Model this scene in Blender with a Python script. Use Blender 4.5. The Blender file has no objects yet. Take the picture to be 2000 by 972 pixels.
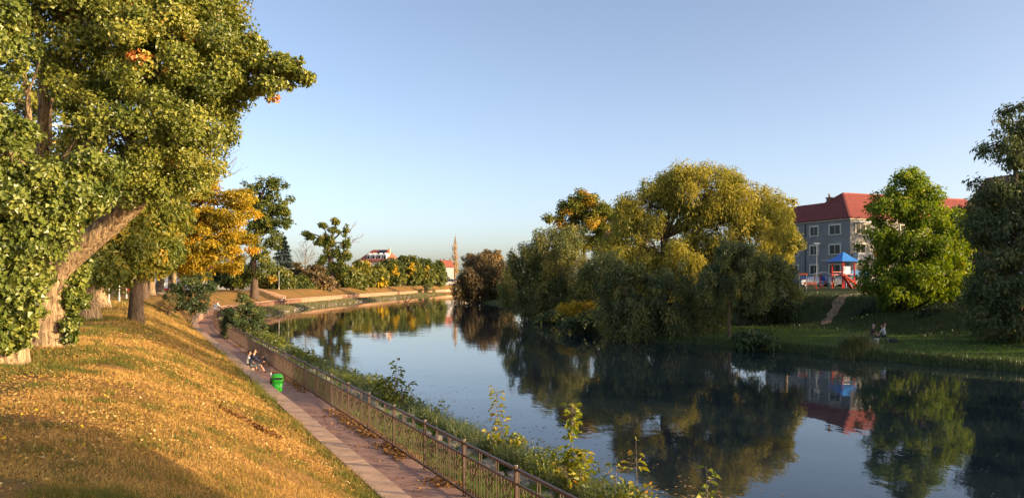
import bpy, bmesh, math, random
import numpy as np
from mathutils import Vector, Matrix

scene = bpy.context.scene
R = math.radians

# ------------------------------------------------------------------ camera
# photograph: f = 1540 px on a 2000 px wide frame, horizon at row 548, eye 4.3 m above the riverside path
FPX, HZ, CZ = 1540.0, 548.0, 4.3
cam_d = bpy.data.cameras.new('camera')
cam = bpy.data.objects.new('camera', cam_d)
scene.collection.objects.link(cam)
cam.location = (0, 0, CZ)
cam.rotation_euler = (R(90), 0, 0)
cam_d.sensor_width = 36.0
cam_d.lens = 36.0 * FPX / 2000.0
cam_d.shift_y = (HZ - 486.0) / 2000.0
cam_d.clip_start = 0.1
cam_d.clip_end = 6000
scene.camera = cam

# ------------------------------------------------------------------ light
SUN_EL = R(11.5)
SUN_DIR = Vector((0.94 * math.cos(SUN_EL), -0.34 * math.cos(SUN_EL), math.sin(SUN_EL))).normalized()
world = bpy.data.worlds.new('World')
scene.world = world
world.use_nodes = True
wn = world.node_tree
for n_ in list(wn.nodes):
    wn.nodes.remove(n_)
sky = wn.nodes.new('ShaderNodeTexSky')
sky.sky_type = 'NISHITA'
sky.sun_disc = False
sky.sun_elevation = SUN_EL
sky.sun_rotation = math.atan2(SUN_DIR.x, SUN_DIR.y)
sky.air_density = 0.55
sky.dust_density = 2.2
sky.ozone_density = 0.0
bg = wn.nodes.new('ShaderNodeBackground')
bg.inputs['Strength'].default_value = 0.15
wo = wn.nodes.new('ShaderNodeOutputWorld')
tn = wn.nodes.new('ShaderNodeMix'); tn.data_type = 'RGBA'; tn.blend_type = 'MULTIPLY'
tn.inputs[0].default_value = 1.0
tn.inputs[7].default_value = (1.0, 0.985, 1.0, 1.0)      # white balance of the phone
wn.links.new(sky.outputs[0], tn.inputs[6])
wn.links.new(tn.outputs[2], bg.inputs['Color'])
wn.links.new(bg.outputs[0], wo.inputs['Surface'])

sun_d = bpy.data.lights.new('sun', 'SUN')
sun_d.energy = 4.0
sun_d.angle = R(0.55)
sun_d.color = (1.0, 0.72, 0.42)
sun = bpy.data.objects.new('sun', sun_d)
scene.collection.objects.link(sun)
sun.location = (60, -20, 40)
sun.rotation_euler = (-SUN_DIR).to_track_quat('-Z', 'Y').to_euler()

scene.view_settings.view_transform = 'Standard'
scene.view_settings.look = 'None'
scene.view_settings.gamma = 1.0
scene.view_settings.exposure = 1.20
scene.cycles.max_bounces = 8
scene.cycles.transparent_max_bounces = 8
scene.cycles.sample_clamp_indirect = 6.0

# ------------------------------------------------------------------ helpers
C = scene.collection


def P(u, v, Y):
    """photo pixel + distance -> place in the world"""
    return np.array(((u - 1000.0) / FPX * Y, Y, CZ - (v - HZ) / FPX * Y))


def hash3(ix, iy, iz, seed):
    h = (ix.astype(np.int64) * 374761393 + iy.astype(np.int64) * 668265263 + iz.astype(np.int64) * 1440662683 + seed * 974711)
    h = (h ^ (h >> 13)) * 1274126177
    h = h & 0x7fffffff
    h = (h ^ (h >> 15)) & 0xffff
    return h / 65535.0


def vnoise(x, y, z=None, seed=0):
    x = np.asarray(x, float); y = np.asarray(y, float)
    z = np.zeros_like(x) if z is None else np.asarray(z, float)
    x, y, z = np.broadcast_arrays(x, y, z)
    ix, iy, iz = np.floor(x), np.floor(y), np.floor(z)
    fx, fy, fz = x - ix, y - iy, z - iz
    fx = fx * fx * (3 - 2 * fx); fy = fy * fy * (3 - 2 * fy); fz = fz * fz * (3 - 2 * fz)
    r = 0
    for a in (0, 1):
        for b in (0, 1):
            for c in (0, 1):
                w = (fx if a else 1 - fx) * (fy if b else 1 - fy) * (fz if c else 1 - fz)
                r = r + w * hash3(ix + a, iy + b, iz + c, seed)
    return r


def fbm(x, y, z=None, seed=0, oct=3):
    r, amp, tot = 0, 1.0, 0
    for k in range(oct):
        r = r + amp * vnoise(np.asarray(x) * 2 ** k, np.asarray(y) * 2 ** k, None if z is None else np.asarray(z) * 2 ** k, seed + k * 17)
        tot += amp; amp *= 0.5
    return r / tot


def unit(a):
    return a / np.maximum(np.linalg.norm(a, axis=-1, keepdims=True), 1e-9)


def wl(o):
    v = np.zeros(3)
    while o is not None:
        v = v + np.array(o.location)
        o = o.parent
    return v


def tag(o, label=None, cat=None, group=None, kind=None):
    if label: o['label'] = label
    if cat: o['category'] = cat
    if group: o['group'] = group
    if kind: o['kind'] = kind
    return o


def thing(name, label, cat, loc, group=None):
    o = bpy.data.objects.new(name, None)
    o.empty_display_size = 0.3
    o.location = tuple(float(x) for x in loc)
    C.objects.link(o)
    return tag(o, label, cat, group)


def link_mesh(name, me, mat, parent=None, loc=(0, 0, 0), rz=0.0):
    o = bpy.data.objects.new(name, me)
    if mat is not None and len(me.materials) == 0:
        me.materials.append(mat)
    o.location = loc
    o.rotation_euler = (0, 0, rz)
    o.parent = parent
    C.objects.link(o)
    return o


def npmesh(name, V, faces, mat, parent=None, tint=None, smooth=False):
    """faces: list of (n,k) int arrays; vertices in world space"""
    V = np.asarray(V, float)
    if parent is not None:
        V = V - wl(parent)
    me = bpy.data.meshes.new(name)
    faces = [f for f in faces if len(f)]
    nl = sum(f.size for f in faces); npoly = sum(len(f) for f in faces)
    me.vertices.add(len(V)); me.loops.add(nl); me.polygons.add(npoly)
    me.vertices.foreach_set('co', V.astype(np.float32).ravel())
    me.loops.foreach_set('vertex_index', np.concatenate([f.ravel() for f in faces]).astype(np.int32))
    tot = np.concatenate([np.full(len(f), f.shape[1]) for f in faces])
    st = np.concatenate([[0], np.cumsum(tot)[:-1]])
    me.polygons.foreach_set('loop_start', st.astype(np.int32))
    me.polygons.foreach_set('loop_total', tot.astype(np.int32))
    me.polygons.foreach_set('use_smooth', np.full(npoly, bool(smooth)))
    me.update(calc_edges=True)
    if tint is not None:
        at = me.attributes.new('tint', 'FLOAT', 'FACE')
        at.data.foreach_set('value', np.asarray(tint, np.float32))
    return link_mesh(name, me, mat, parent)


class MB:
    def __init__(self):
        self.V = []; self.F = []

    def add(self, V, F):
        o = len(self.V)
        self.V += [tuple(map(float, v)) for v in V]
        self.F += [tuple(int(i) + o for i in f) for f in F]
        return self

    def box(self, c, s, rz=0.0, ax=None):
        """centre, full sizes; ax optional 3 axes"""
        c = np.array(c, float)
        if ax is None:
            ax = np.array(((math.cos(rz), math.sin(rz), 0), (-math.sin(rz), math.cos(rz), 0), (0, 0, 1)))
        h = np.array(s, float) / 2
        V = [c + ax[0] * h[0] * i + ax[1] * h[1] * j + ax[2] * h[2] * k for k in (-1, 1) for j in (-1, 1) for i in (-1, 1)]
        return self.add(V, [(0, 2, 3, 1), (4, 5, 7, 6), (0, 1, 5, 4), (2, 6, 7, 3), (0, 4, 6, 2), (1, 3, 7, 5)])

    def bar(self, a, b, w, h, up=(0, 0, 1)):
        a = np.array(a, float); b = np.array(b, float)
        d = b - a; L = np.linalg.norm(d); d = d / L
        up = np.array(up, float)
        if abs(np.dot(d, up)) > 0.97: up = np.array((0, 1, 0.0))
        s = unit(np.cross(d, up)); u = np.cross(s, d)
        return self.box((a + b) / 2, (L, w, h), ax=np.array((d, s, u)))

    def tube(self, pts, r, sides=8, cap=True):
        V, Fq = tube_np(pts, r, sides)
        n = len(pts)
        self.add(V, Fq)
        o = len(self.V) - len(V)
        if cap:
            self.F.append(tuple(o + i for i in range(sides))[::-1])
            self.F.append(tuple(o + (n - 1) * sides + i for i in range(sides)))
        return self

    def lathe(self, prof, c=(0, 0, 0), sides=16, sx=1.0, sy=1.0):
        """prof: (r,z) list"""
        V = []
        for r, z in prof:
            for k in range(sides):
                a = 2 * math.pi * k / sides
                V.append((c[0] + r * sx * math.cos(a), c[1] + r * sy * math.sin(a), c[2] + z))
        Fq = []
        for i in range(len(prof) - 1):
            for k in range(sides):
                k2 = (k + 1) % sides
                Fq.append((i * sides + k, i * sides + k2, (i + 1) * sides + k2, (i + 1) * sides + k))
        Fq.append(tuple(range(sides))[::-1])
        Fq.append(tuple((len(prof) - 1) * sides + k for k in range(sides)))
        return self.add(V, Fq)

    def xform(self, rz, loc):
        c, s = math.cos(rz), math.sin(rz)
        self.V = [(x * c - y * s + loc[0], x * s + y * c + loc[1], z + loc[2]) for x, y, z in self.V]
        return self

    def mesh(self, name, smooth=False):
        me = bpy.data.meshes.new(name)
        me.from_pydata(self.V, [], self.F)
        if smooth:
            me.polygons.foreach_set('use_smooth', np.ones(len(me.polygons), bool))
        me.update()
        return me

    def build(self, name, mat, parent=None, smooth=False):
        if parent is not None:
            w = wl(parent)
            self.V = [(x - w[0], y - w[1], z - w[2]) for x, y, z in self.V]
        return link_mesh(name, self.mesh(name, smooth), mat, parent)


def tube_np(pts, r, sides, rough=0.0, seed=0, ridge=0.0, nridge=14):
    pts = np.asarray(pts, float); r = np.broadcast_to(np.asarray(r, float), (len(pts),))
    n = len(pts)
    tan = np.gradient(pts, axis=0); tan = unit(tan)
    ref = np.array((1.0, 0.0, 0.0)) if abs(tan[0][0]) < 0.9 else np.array((0, 1.0, 0))
    U = np.zeros((n, 3)); W = np.zeros((n, 3))
    u = unit(ref - tan[0] * np.dot(ref, tan[0]))
    for i in range(n):
        u = unit(u - tan[i] * np.dot(u, tan[i]))
        U[i] = u; W[i] = np.cross(tan[i], u)
    a = np.linspace(0, 2 * np.pi, sides, endpoint=False)
    ca, sa = np.cos(a), np.sin(a)
    rr = r[:, None] * np.ones((1, sides))
    if rough > 0 or ridge > 0:
        h = np.concatenate([[0], np.cumsum(np.linalg.norm(np.diff(pts, axis=0), axis=1))])[:, None]
        A = a[None, :]
        cx, cy = np.cos(A), np.sin(A)
        big = fbm(cx * 1.3 + 5, cy * 1.3 + 5, h * 0.6 * np.ones_like(A), seed, 3) - 0.5
        rr = rr * (1 + rough * 2 * big)
        if ridge > 0:
            wob = vnoise(cx * 3 + 9, cy * 3 + 9, h * 1.1 * np.ones_like(A), seed + 3) * 1.2
            f = nridge
            rg = np.abs(vnoise((A + 0.18 * wob) * f / 6.283 * 2.0, h * 2.0 + 0 * A, None, seed + 5) - 0.5) * 2
            rg2 = np.abs(vnoise((A + 0.1 * wob) * f / 6.283 * 5.0, h * 4.5 + 0 * A, None, seed + 6) - 0.5) * 2
            rr = rr + ridge * (np.sqrt(rg) * 1.2 + 0.5 * np.sqrt(rg2) - 0.9)
    V = pts[:, None, :] + rr[:, :, None] * (ca[None, :, None] * U[:, None, :] + sa[None, :, None] * W[:, None, :])
    i = np.arange(n - 1)[:, None]; k = np.arange(sides)[None, :]; k2 = (k + 1) % sides
    Fq = np.stack([i * sides + k, i * sides + k2, (i + 1) * sides + k2, (i + 1) * sides + k], -1).reshape(-1, 4)
    return V.reshape(-1, 3), Fq


def curve_pts(ctrl, n):
    """Catmull-Rom through control points"""
    c = np.asarray(ctrl, float)
    c = np.vstack([2 * c[0] - c[1], c, 2 * c[-1] - c[-2]])
    m = len(c) - 3
    t = np.linspace(0, m - 1e-6, n)
    i = t.astype(int); f = (t - i)[:, None]
    p0, p1, p2, p3 = c[i], c[i + 1], c[i + 2], c[i + 3]
    return 0.5 * ((2 * p1) + (-p0 + p2) * f + (2 * p0 - 5 * p1 + 4 * p2 - p3) * f ** 2 + (-p0 + 3 * p1 - 3 * p2 + p3) * f ** 3)


# ------------------------------------------------------------------ materials
def new_mat(name):
    m = bpy.data.materials.new(name)
    m.use_nodes = True
    nt = m.node_tree
    b = nt.nodes.get('Principled BSDF')
    return m, nt, b


def N(nt, t, **kw):
    n = nt.nodes.new(t)
    for k, v in kw.items():
        setattr(n, k, v)
    return n


def ramp(nt, fac, stops):
    r = nt.nodes.new('ShaderNodeValToRGB')
    el = r.color_ramp.elements
    while len(el) < len(stops):
        el.new(0.5)
    for e, (p, c) in zip(el, stops):
        e.position = p
        e.color = (*c, 1) if len(c) == 3 else c
    nt.links.new(fac, r.inputs[0])
    return r.outputs[0]


def plain(name, col, rough=0.6, var=0.18, scale=3.0, bump=0.0, bscale=40.0, metal=0.0, spec=0.4, coords='Object', stretch=(1, 1, 1)):
    m, nt, b = new_mat(name)
    tc = N(nt, 'ShaderNodeTexCoord'); mp = N(nt, 'ShaderNodeMapping')
    mp.inputs['Scale'].default_value = stretch
    nt.links.new(tc.outputs[coords], mp.inputs[0])
    nz = N(nt, 'ShaderNodeTexNoise'); nz.inputs['Scale'].default_value = scale; nz.inputs['Detail'].default_value = 6
    nt.links.new(mp.outputs[0], nz.inputs['Vector'])
    lo = tuple(c * (1 - var) for c in col); hi = tuple(min(1, c * (1 + var)) for c in col)
    nt.links.new(ramp(nt, nz.outputs[0], [(0.3, lo), (0.7, hi)]), b.inputs['Base Color'])
    b.inputs['Roughness'].default_value = rough
    b.inputs['Metallic'].default_value = metal
    b.inputs['Specular IOR Level'].default_value = spec
    if bump:
        n2 = N(nt, 'ShaderNodeTexNoise'); n2.inputs['Scale'].default_value = bscale; n2.inputs['Detail'].default_value = 5
        nt.links.new(mp.outputs[0], n2.inputs['Vector'])
        bp = N(nt, 'ShaderNodeBump'); bp.inputs['Strength'].default_value = bump; bp.inputs['Distance'].default_value = 0.02
        nt.links.new(n2.outputs[0], bp.inputs['Height']); nt.links.new(bp.outputs[0], b.inputs['Normal'])
    return m


def leaf_mat(name, stops, trans=0.35, rough=0.45, spec=0.35):
    m, nt, b = new_mat(name)
    at = N(nt, 'ShaderNodeAttribute'); at.attribute_name = 'tint'
    col = ramp(nt, at.outputs['Fac'], stops)
    nt.links.new(col, b.inputs['Base Color'])
    b.inputs['Roughness'].default_value = rough
    b.inputs['Specular IOR Level'].default_value = spec
    tr = N(nt, 'ShaderNodeBsdfTranslucent')
    hs = N(nt, 'ShaderNodeHueSaturation'); hs.inputs['Saturation'].default_value = 1.15; hs.inputs['Value'].default_value = 1.3
    nt.links.new(col, hs.inputs['Color']); nt.links.new(hs.outputs[0], tr.inputs[0])
    mx = N(nt, 'ShaderNodeMixShader'); mx.inputs[0].default_value = trans
    nt.links.new(b.outputs[0], mx.inputs[1]); nt.links.new(tr.outputs[0], mx.inputs[2])
    out = nt.nodes.get('Material Output')
    nt.links.new(mx.outputs[0], out.inputs['Surface'])
    return m


def bark_mat(name, dark, light, scale=9.0, zs=0.22, bump=0.8):
    m, nt, b = new_mat(name)
    tc = N(nt, 'ShaderNodeTexCoord'); mp = N(nt, 'ShaderNodeMapping')
    mp.inputs['Scale'].default_value = (1, 1, zs)
    nt.links.new(tc.outputs['Object'], mp.inputs[0])
    n1 = N(nt, 'ShaderNodeTexNoise'); n1.inputs['Scale'].default_value = scale; n1.inputs['Detail'].default_value = 8; n1.inputs['Roughness'].default_value = 0.65
    n1.inputs['Distortion'].default_value = 0.6
    nt.links.new(mp.outputs[0], n1.inputs['Vector'])
    nt.links.new(ramp(nt, n1.outputs[0], [(0.36, dark), (0.5, tuple((a + c) / 2 for a, c in zip(dark, light))), (0.62, light)]), b.inputs['Base Color'])
    b.inputs['Roughness'].default_value = 0.85; b.inputs['Specular IOR Level'].default_value = 0.15
    bp = N(nt, 'ShaderNodeBump'); bp.inputs['Strength'].default_value = bump; bp.inputs['Distance'].default_value = 0.05
    nt.links.new(n1.outputs[0], bp.inputs['Height']); nt.links.new(bp.outputs[0], b.inputs['Normal'])
    return m


M = {}
M['leaf_big'] = leaf_mat('big tree leaf', [(0.0, (0.07, 0.10, 0.018)), (0.4, (0.17, 0.195, 0.03)), (0.75, (0.33, 0.32, 0.055)), (0.93, (0.46, 0.36, 0.07)), (1.0, (0.52, 0.18, 0.05))], 0.28, 0.4, 0.45)
M['leaf_ivy'] = leaf_mat('ivy leaf', [(0.0, (0.06, 0.09, 0.018)), (0.5, (0.14, 0.175, 0.03)), (1.0, (0.30, 0.30, 0.06))], 0.2, 0.36, 0.5)
M['leaf_mid'] = leaf_mat('green leaf turning', [(0.0, (0.065, 0.095, 0.018)), (0.5, (0.16, 0.18, 0.028)), (0.85, (0.34, 0.28, 0.04)), (1.0, (0.52, 0.28, 0.025))])
M['leaf_gold'] = leaf_mat('golden leaf', [(0.0, (0.16, 0.15, 0.02)), (0.3, (0.34, 0.26, 0.022)), (0.65, (0.54, 0.37, 0.025)), (1.0, (0.64, 0.35, 0.03))], 0.4)
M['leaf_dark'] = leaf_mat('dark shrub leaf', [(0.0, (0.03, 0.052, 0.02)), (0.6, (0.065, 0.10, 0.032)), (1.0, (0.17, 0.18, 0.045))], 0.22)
M['leaf_willow'] = leaf_mat('willow leaf', [(0.0, (0.15, 0.16, 0.035)), (0.5, (0.34, 0.31, 0.055)), (1.0, (0.52, 0.43, 0.08))], 0.35)
M['leaf_bluewillow'] = leaf_mat('grey green willow leaf', [(0.0, (0.06, 0.085, 0.036)), (0.6, (0.14, 0.165, 0.055)), (1.0, (0.32, 0.29, 0.075))], 0.28)
M['leaf_walnut'] = leaf_mat('walnut leaf', [(0.0, (0.09, 0.14, 0.018)), (0.5, (0.21, 0.28, 0.028)), (0.9, (0.38, 0.38, 0.04)), (1.0, (0.6, 0.34, 0.04))], 0.4)
M['leaf_brown'] = leaf_mat('brown turning leaf', [(0.0, (0.06, 0.055, 0.03)), (0.5, (0.15, 0.11, 0.045)), (1.0, (0.28, 0.18, 0.06))], 0.3)
M['leaf_orange'] = leaf_mat('orange leaf', [(0.0, (0.22, 0.12, 0.02)), (0.6, (0.42, 0.19, 0.02)), (1.0, (0.55, 0.26, 0.03))], 0.35)
M['leaf_sapling'] = leaf_mat('sapling leaf', [(0.0, (0.10, 0.15, 0.02)), (0.5, (0.24, 0.26, 0.025)), (0.85, (0.40, 0.30, 0.04)), (1.0, (0.5, 0.18, 0.07))], 0.4)
M['leaf_far'] = leaf_mat('far leaf', [(0.0, (0.05, 0.075, 0.018)), (0.5, (0.12, 0.14, 0.028)), (0.85, (0.24, 0.22, 0.04)), (1.0, (0.62, 0.42, 0.025))], 0.3)
M['needle'] = leaf_mat('spruce needle', [(0.0, (0.02, 0.035, 0.025)), (1.0, (0.05, 0.075, 0.05))], 0.1)
M['grass_dry'] = leaf_mat('dry grass blade', [(0.0, (0.09, 0.115, 0.02)), (0.3, (0.20, 0.17, 0.035)), (0.55, (0.40, 0.245, 0.065)), (1.0, (0.60, 0.38, 0.12))], 0.25, 0.6, 0.2)
M['grass_green'] = leaf_mat('green grass blade', [(0.0, (0.035, 0.12, 0.012)), (0.6, (0.085, 0.22, 0.022)), (1.0, (0.22, 0.24, 0.05))], 0.35, 0.5, 0.25)
M['reed'] = leaf_mat('reed blade', [(0.0, (0.05, 0.08, 0.03)), (0.6, (0.11, 0.14, 0.05)), (1.0, (0.24, 0.22, 0.10))], 0.3)
M['litter'] = leaf_mat('fallen leaf', [(0.0, (0.20, 0.10, 0.035)), (0.4, (0.42, 0.24, 0.075)), (0.8, (0.62, 0.42, 0.15)), (0.97, (0.72, 0.60, 0.32)), (1.0, (0.75, 0.55, 0.03))], 0.2, 0.6, 0.2)
M['bark'] = bark_mat('pale furrowed bark', (0.07, 0.04, 0.022), (0.46, 0.33, 0.19), 15.0, 0.16, 1.0)
M['bark_dark'] = bark_mat('dark bark', (0.05, 0.035, 0.025), (0.16, 0.11, 0.075), 10.0, 0.25, 0.7)
M['bark_grey'] = bark_mat('grey bark', (0.10, 0.085, 0.07), (0.26, 0.21, 0.17), 8.0, 0.3, 0.5)
M['fence'] = plain('brown painted metal', (0.055, 0.030, 0.022), 0.45, 0.25, 6.0, 0.15, 60, 0.0, 0.5)
M['fence_cap'] = plain('worn post cap', (0.28, 0.23, 0.19), 0.4, 0.25, 20.0)
M['cap'] = plain('reddish concrete coping', (0.50, 0.32, 0.205), 0.85, 0.2, 2.2, 0.35, 45)
M['wallface'] = plain('reddish concrete wall face', (0.52, 0.29, 0.17), 0.9, 0.2, 1.5, 0.3, 30)
M['stone'] = plain('grey bank stone', (0.22, 0.19, 0.155), 0.9, 0.3, 3.0, 0.6, 14)
M['metal_light'] = plain('pale galvanised steel', (0.50, 0.49, 0.46), 0.45, 0.12, 8.0, 0, 40, 0.2)
M['white_paint'] = plain('white paint', (0.75, 0.74, 0.70), 0.55, 0.08, 4.0)
M['bin_green'] = plain('bright green plastic', (0.045, 0.55, 0.03), 0.36, 0.1, 6.0, 0, 40, 0, 0.5)
M['black'] = plain('black plastic', (0.02, 0.02, 0.022), 0.5, 0.2, 6.0)
M['red_paint'] = plain('red painted steel', (0.50, 0.035, 0.03), 0.4, 0.12, 6.0)
M['orange_paint'] = plain('orange red paint', (0.62, 0.13, 0.04), 0.5, 0.15, 6.0)
M['blue_plastic'] = plain('blue plastic', (0.04, 0.19, 0.55), 0.35, 0.1, 6.0)
M['deep_blue'] = plain('deep blue paint', (0.03, 0.07, 0.30), 0.4, 0.1, 6.0)
M['sky_panel'] = plain('light blue panel', (0.13, 0.34, 0.70), 0.4, 0.1, 6.0)
M['yellow_plastic'] = plain('yellow slide plastic', (0.85, 0.50, 0.03), 0.25, 0.06, 6.0)
M['green_paint'] = plain('dark green paint', (0.03, 0.14, 0.10), 0.45, 0.1, 6.0)
M['panel_pale'] = plain('pale grey panel', (0.50, 0.50, 0.56), 0.5, 0.08, 6.0)
M['wood'] = plain('pale wood', (0.45, 0.28, 0.15), 0.7, 0.2, 5.0, 0.2, 30, stretch=(1, 6, 6))
M['facade'] = plain('blue grey render', (0.215, 0.205, 0.19), 0.9, 0.16, 0.5, 0.2, 18)
M['cream'] = plain('cream trim', (0.62, 0.56, 0.44), 0.8, 0.08, 2.0)
M['pale_wall'] = plain('pale plaster', (0.58, 0.50, 0.40), 0.9, 0.10, 0.5, 0.1, 10)
M['peach_wall'] = plain('peach plaster', (0.66, 0.42, 0.24), 0.9, 0.12, 0.5, 0.1, 10)
M['grey_wall'] = plain('grey plaster', (0.42, 0.41, 0.40), 0.9, 0.12, 0.5, 0.1, 10)
M['pipe'] = plain('dark drainpipe', (0.03, 0.03, 0.035), 0.5, 0.1, 5.0)
M['dirt'] = plain('trodden earth', (0.30, 0.20, 0.12), 0.95, 0.25, 2.0, 0.4, 20)
M['skin'] = plain('skin', (0.50, 0.27, 0.18), 0.55, 0.06, 20.0)
M['hair_dark'] = plain('dark hair', (0.025, 0.018, 0.014), 0.6, 0.3, 60.0)
M['hair_grey'] = plain('grey hair', (0.30, 0.27, 0.25), 0.6, 0.2, 60.0)
M['navy'] = plain('navy cloth', (0.022, 0.03, 0.055), 0.85, 0.25, 12.0, 0.3, 40)
M['charcoal'] = plain('charcoal cloth', (0.03, 0.03, 0.034), 0.85, 0.25, 12.0, 0.3, 40)
M['grey_cloth'] = plain('grey cloth', (0.11, 0.12, 0.12), 0.85, 0.2, 12.0, 0.3, 40)
M['white_cloth'] = plain('white cloth', (0.68, 0.67, 0.68), 0.85, 0.1, 12.0, 0.2, 40)
M['blue_cloth'] = plain('pale blue cloth', (0.30, 0.38, 0.50), 0.85, 0.2, 12.0, 0.2, 40)
M['brown_cloth'] = plain('brown cloth', (0.10, 0.07, 0.06), 0.85, 0.2, 12.0, 0.2, 40)
M['shoe'] = plain('dark shoe', (0.015, 0.015, 0.016), 0.6, 0.2, 12.0)
M['car_dark'] = plain('dark car paint', (0.02, 0.03, 0.05), 0.2, 0.05, 2.0, spec=0.6)
M['car_silver'] = plain('silver car paint', (0.30, 0.31, 0.33), 0.3, 0.05, 2.0, metal=0.3)
M['car_blue'] = plain('blue car paint', (0.05, 0.10, 0.22), 0.25, 0.05, 2.0, spec=0.6)
M['rubber'] = plain('tyre rubber', (0.018, 0.018, 0.018), 0.8, 0.1, 8.0)
M['kiosk'] = plain('pale corrugated panel', (0.48, 0.46, 0.44), 0.6, 0.12, 3.0)


def glass_mat():
    m, nt, b = new_mat('dark window glass')
    b.inputs['Base Color'].default_value = (0.018, 0.02, 0.024, 1)
    b.inputs['Roughness'].default_value = 0.12
    b.inputs['Specular IOR Level'].default_value = 0.15
    return m


M['glass'] = glass_mat()


def roof_mat(name, a, b_, axis='X'):
    m, nt, b = new_mat(name)
    tc = N(nt, 'ShaderNodeTexCoord')
    nz = N(nt, 'ShaderNodeTexNoise'); nz.inputs['Scale'].default_value = 2.5; nz.inputs['Detail'].default_value = 6
    nt.links.new(tc.outputs['Object'], nz.inputs['Vector'])
    nt.links.new(ramp(nt, nz.outputs[0], [(0.3, a), (0.7, b_)]), b.inputs['Base Color'])
    b.inputs['Roughness'].default_value = 0.75
    return m


M['roof_red'] = roof_mat('red roof tiles', (0.17, 0.036, 0.03), (0.29, 0.068, 0.05))
M['roof_brown'] = roof_mat('brown roof tiles', (0.12, 0.06, 0.045), (0.22, 0.11, 0.08))
M['roof_old'] = roof_mat('old red roof tiles', (0.30, 0.09, 0.06), (0.45, 0.15, 0.09))


def water_mat():
    m, nt, b = new_mat('still river water')
    b.inputs['Base Color'].default_value = (0.010, 0.018, 0.026, 1)
    b.inputs['Roughness'].default_value = 0.015
    b.inputs['IOR'].default_value = 1.333
    b.inputs['Specular IOR Level'].default_value = 0.5
    tc = N(nt, 'ShaderNodeTexCoord')
    hs = []
    for sc, st, det, amt in ((0.9, (1, 0.55, 1), 3, 1.0), (3.2, (1, 0.6, 1), 3, 0.35), (0.18, (1, 0.8, 1), 2, 1.6)):
        mp = N(nt, 'ShaderNodeMapping'); mp.inputs['Scale'].default_value = st
        nt.links.new(tc.outputs['Object'], mp.inputs[0])
        nz = N(nt, 'ShaderNodeTexNoise'); nz.inputs['Scale'].default_value = sc; nz.inputs['Detail'].default_value = det
        nt.links.new(mp.outputs[0], nz.inputs['Vector'])
        ml = N(nt, 'ShaderNodeMath', operation='MULTIPLY'); ml.inputs[1].default_value = amt
        nt.links.new(nz.outputs[0], ml.inputs[0]); hs.append(ml.outputs[0])
    ad = N(nt, 'ShaderNodeMath', operation='ADD'); nt.links.new(hs[0], ad.inputs[0]); nt.links.new(hs[1], ad.inputs[1])
    ad2 = N(nt, 'ShaderNodeMath', operation='ADD'); nt.links.new(ad.outputs[0], ad2.inputs[0]); nt.links.new(hs[2], ad2.inputs[1])
    # calm and breezy patches
    pz = N(nt, 'ShaderNodeTexNoise'); pz.inputs['Scale'].default_value = 0.055; pz.inputs['Detail'].default_value = 3
    nt.links.new(tc.outputs['Object'], pz.inputs['Vector'])
    mr = N(nt, 'ShaderNodeMapRange'); mr.inputs[1].default_value = 0.35; mr.inputs[2].default_value = 0.7; mr.inputs[3].default_value = 0.45; mr.inputs[4].default_value = 1.3
    nt.links.new(pz.outputs[0], mr.inputs[0])
    mm = N(nt, 'ShaderNodeMath', operation='MULTIPLY'); nt.links.new(ad2.outputs[0], mm.inputs[0]); nt.links.new(mr.outputs[0], mm.inputs[1])
    bp = N(nt, 'ShaderNodeBump'); bp.inputs['Strength'].default_value = 1.0; bp.inputs['Distance'].default_value = 0.0075
    nt.links.new(mm.outputs[0], bp.inputs['Height']); nt.links.new(bp.outputs[0], b.inputs['Normal'])
    return m


M['water'] = water_mat()


def ground_mat(name, stops, green, gs=0.35, gpos=(0.5, 0.68)):
    m, nt, b = new_mat(name)
    tc = N(nt, 'ShaderNodeTexCoord')
    n1 = N(nt, 'ShaderNodeTexNoise'); n1.inputs['Scale'].default_value = 14; n1.inputs['Detail'].default_value = 8; n1.inputs['Roughness'].default_value = 0.7
    n2 = N(nt, 'ShaderNodeTexNoise'); n2.inputs['Scale'].default_value = gs; n2.inputs['Detail'].default_value = 5
    for n_ in (n1, n2):
        nt.links.new(tc.outputs['Object'], n_.inputs['Vector'])
    c1 = ramp(nt, n1.outputs[0], stops)
    f = ramp(nt, n2.outputs[0], [(gpos[0], (0, 0, 0)), (gpos[1], (1, 1, 1))])
    mx = N(nt, 'ShaderNodeMix', data_type='RGBA')
    nt.links.new(f, mx.inputs[0]); nt.links.new(c1, mx.inputs[6]); mx.inputs[7].default_value = (*green, 1)
    nt.links.new(mx.outputs[2], b.inputs['Base Color'])
    b.inputs['Roughness'].default_value = 0.95; b.inputs['Specular IOR Level'].default_value = 0.1
    bp = N(nt, 'ShaderNodeBump'); bp.inputs['Strength'].default_value = 0.7; bp.inputs['Distance'].default_value = 0.04
    nt.links.new(n1.outputs[0], bp.inputs['Height']); nt.links.new(bp.outputs[0], b.inputs['Normal'])
    return m


M['ground_dry'] = ground_mat('dry grassy earth', [(0.3, (0.10, 0.05, 0.018)), (0.5, (0.24, 0.13, 0.04)), (0.7, (0.40, 0.24, 0.08))], (0.11, 0.10, 0.025))
M['ground_green'] = ground_mat('green turf', [(0.3, (0.03, 0.038, 0.014)), (0.5, (0.05, 0.062, 0.018)), (0.7, (0.085, 0.085, 0.03))], (0.05, 0.07, 0.018))


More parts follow.
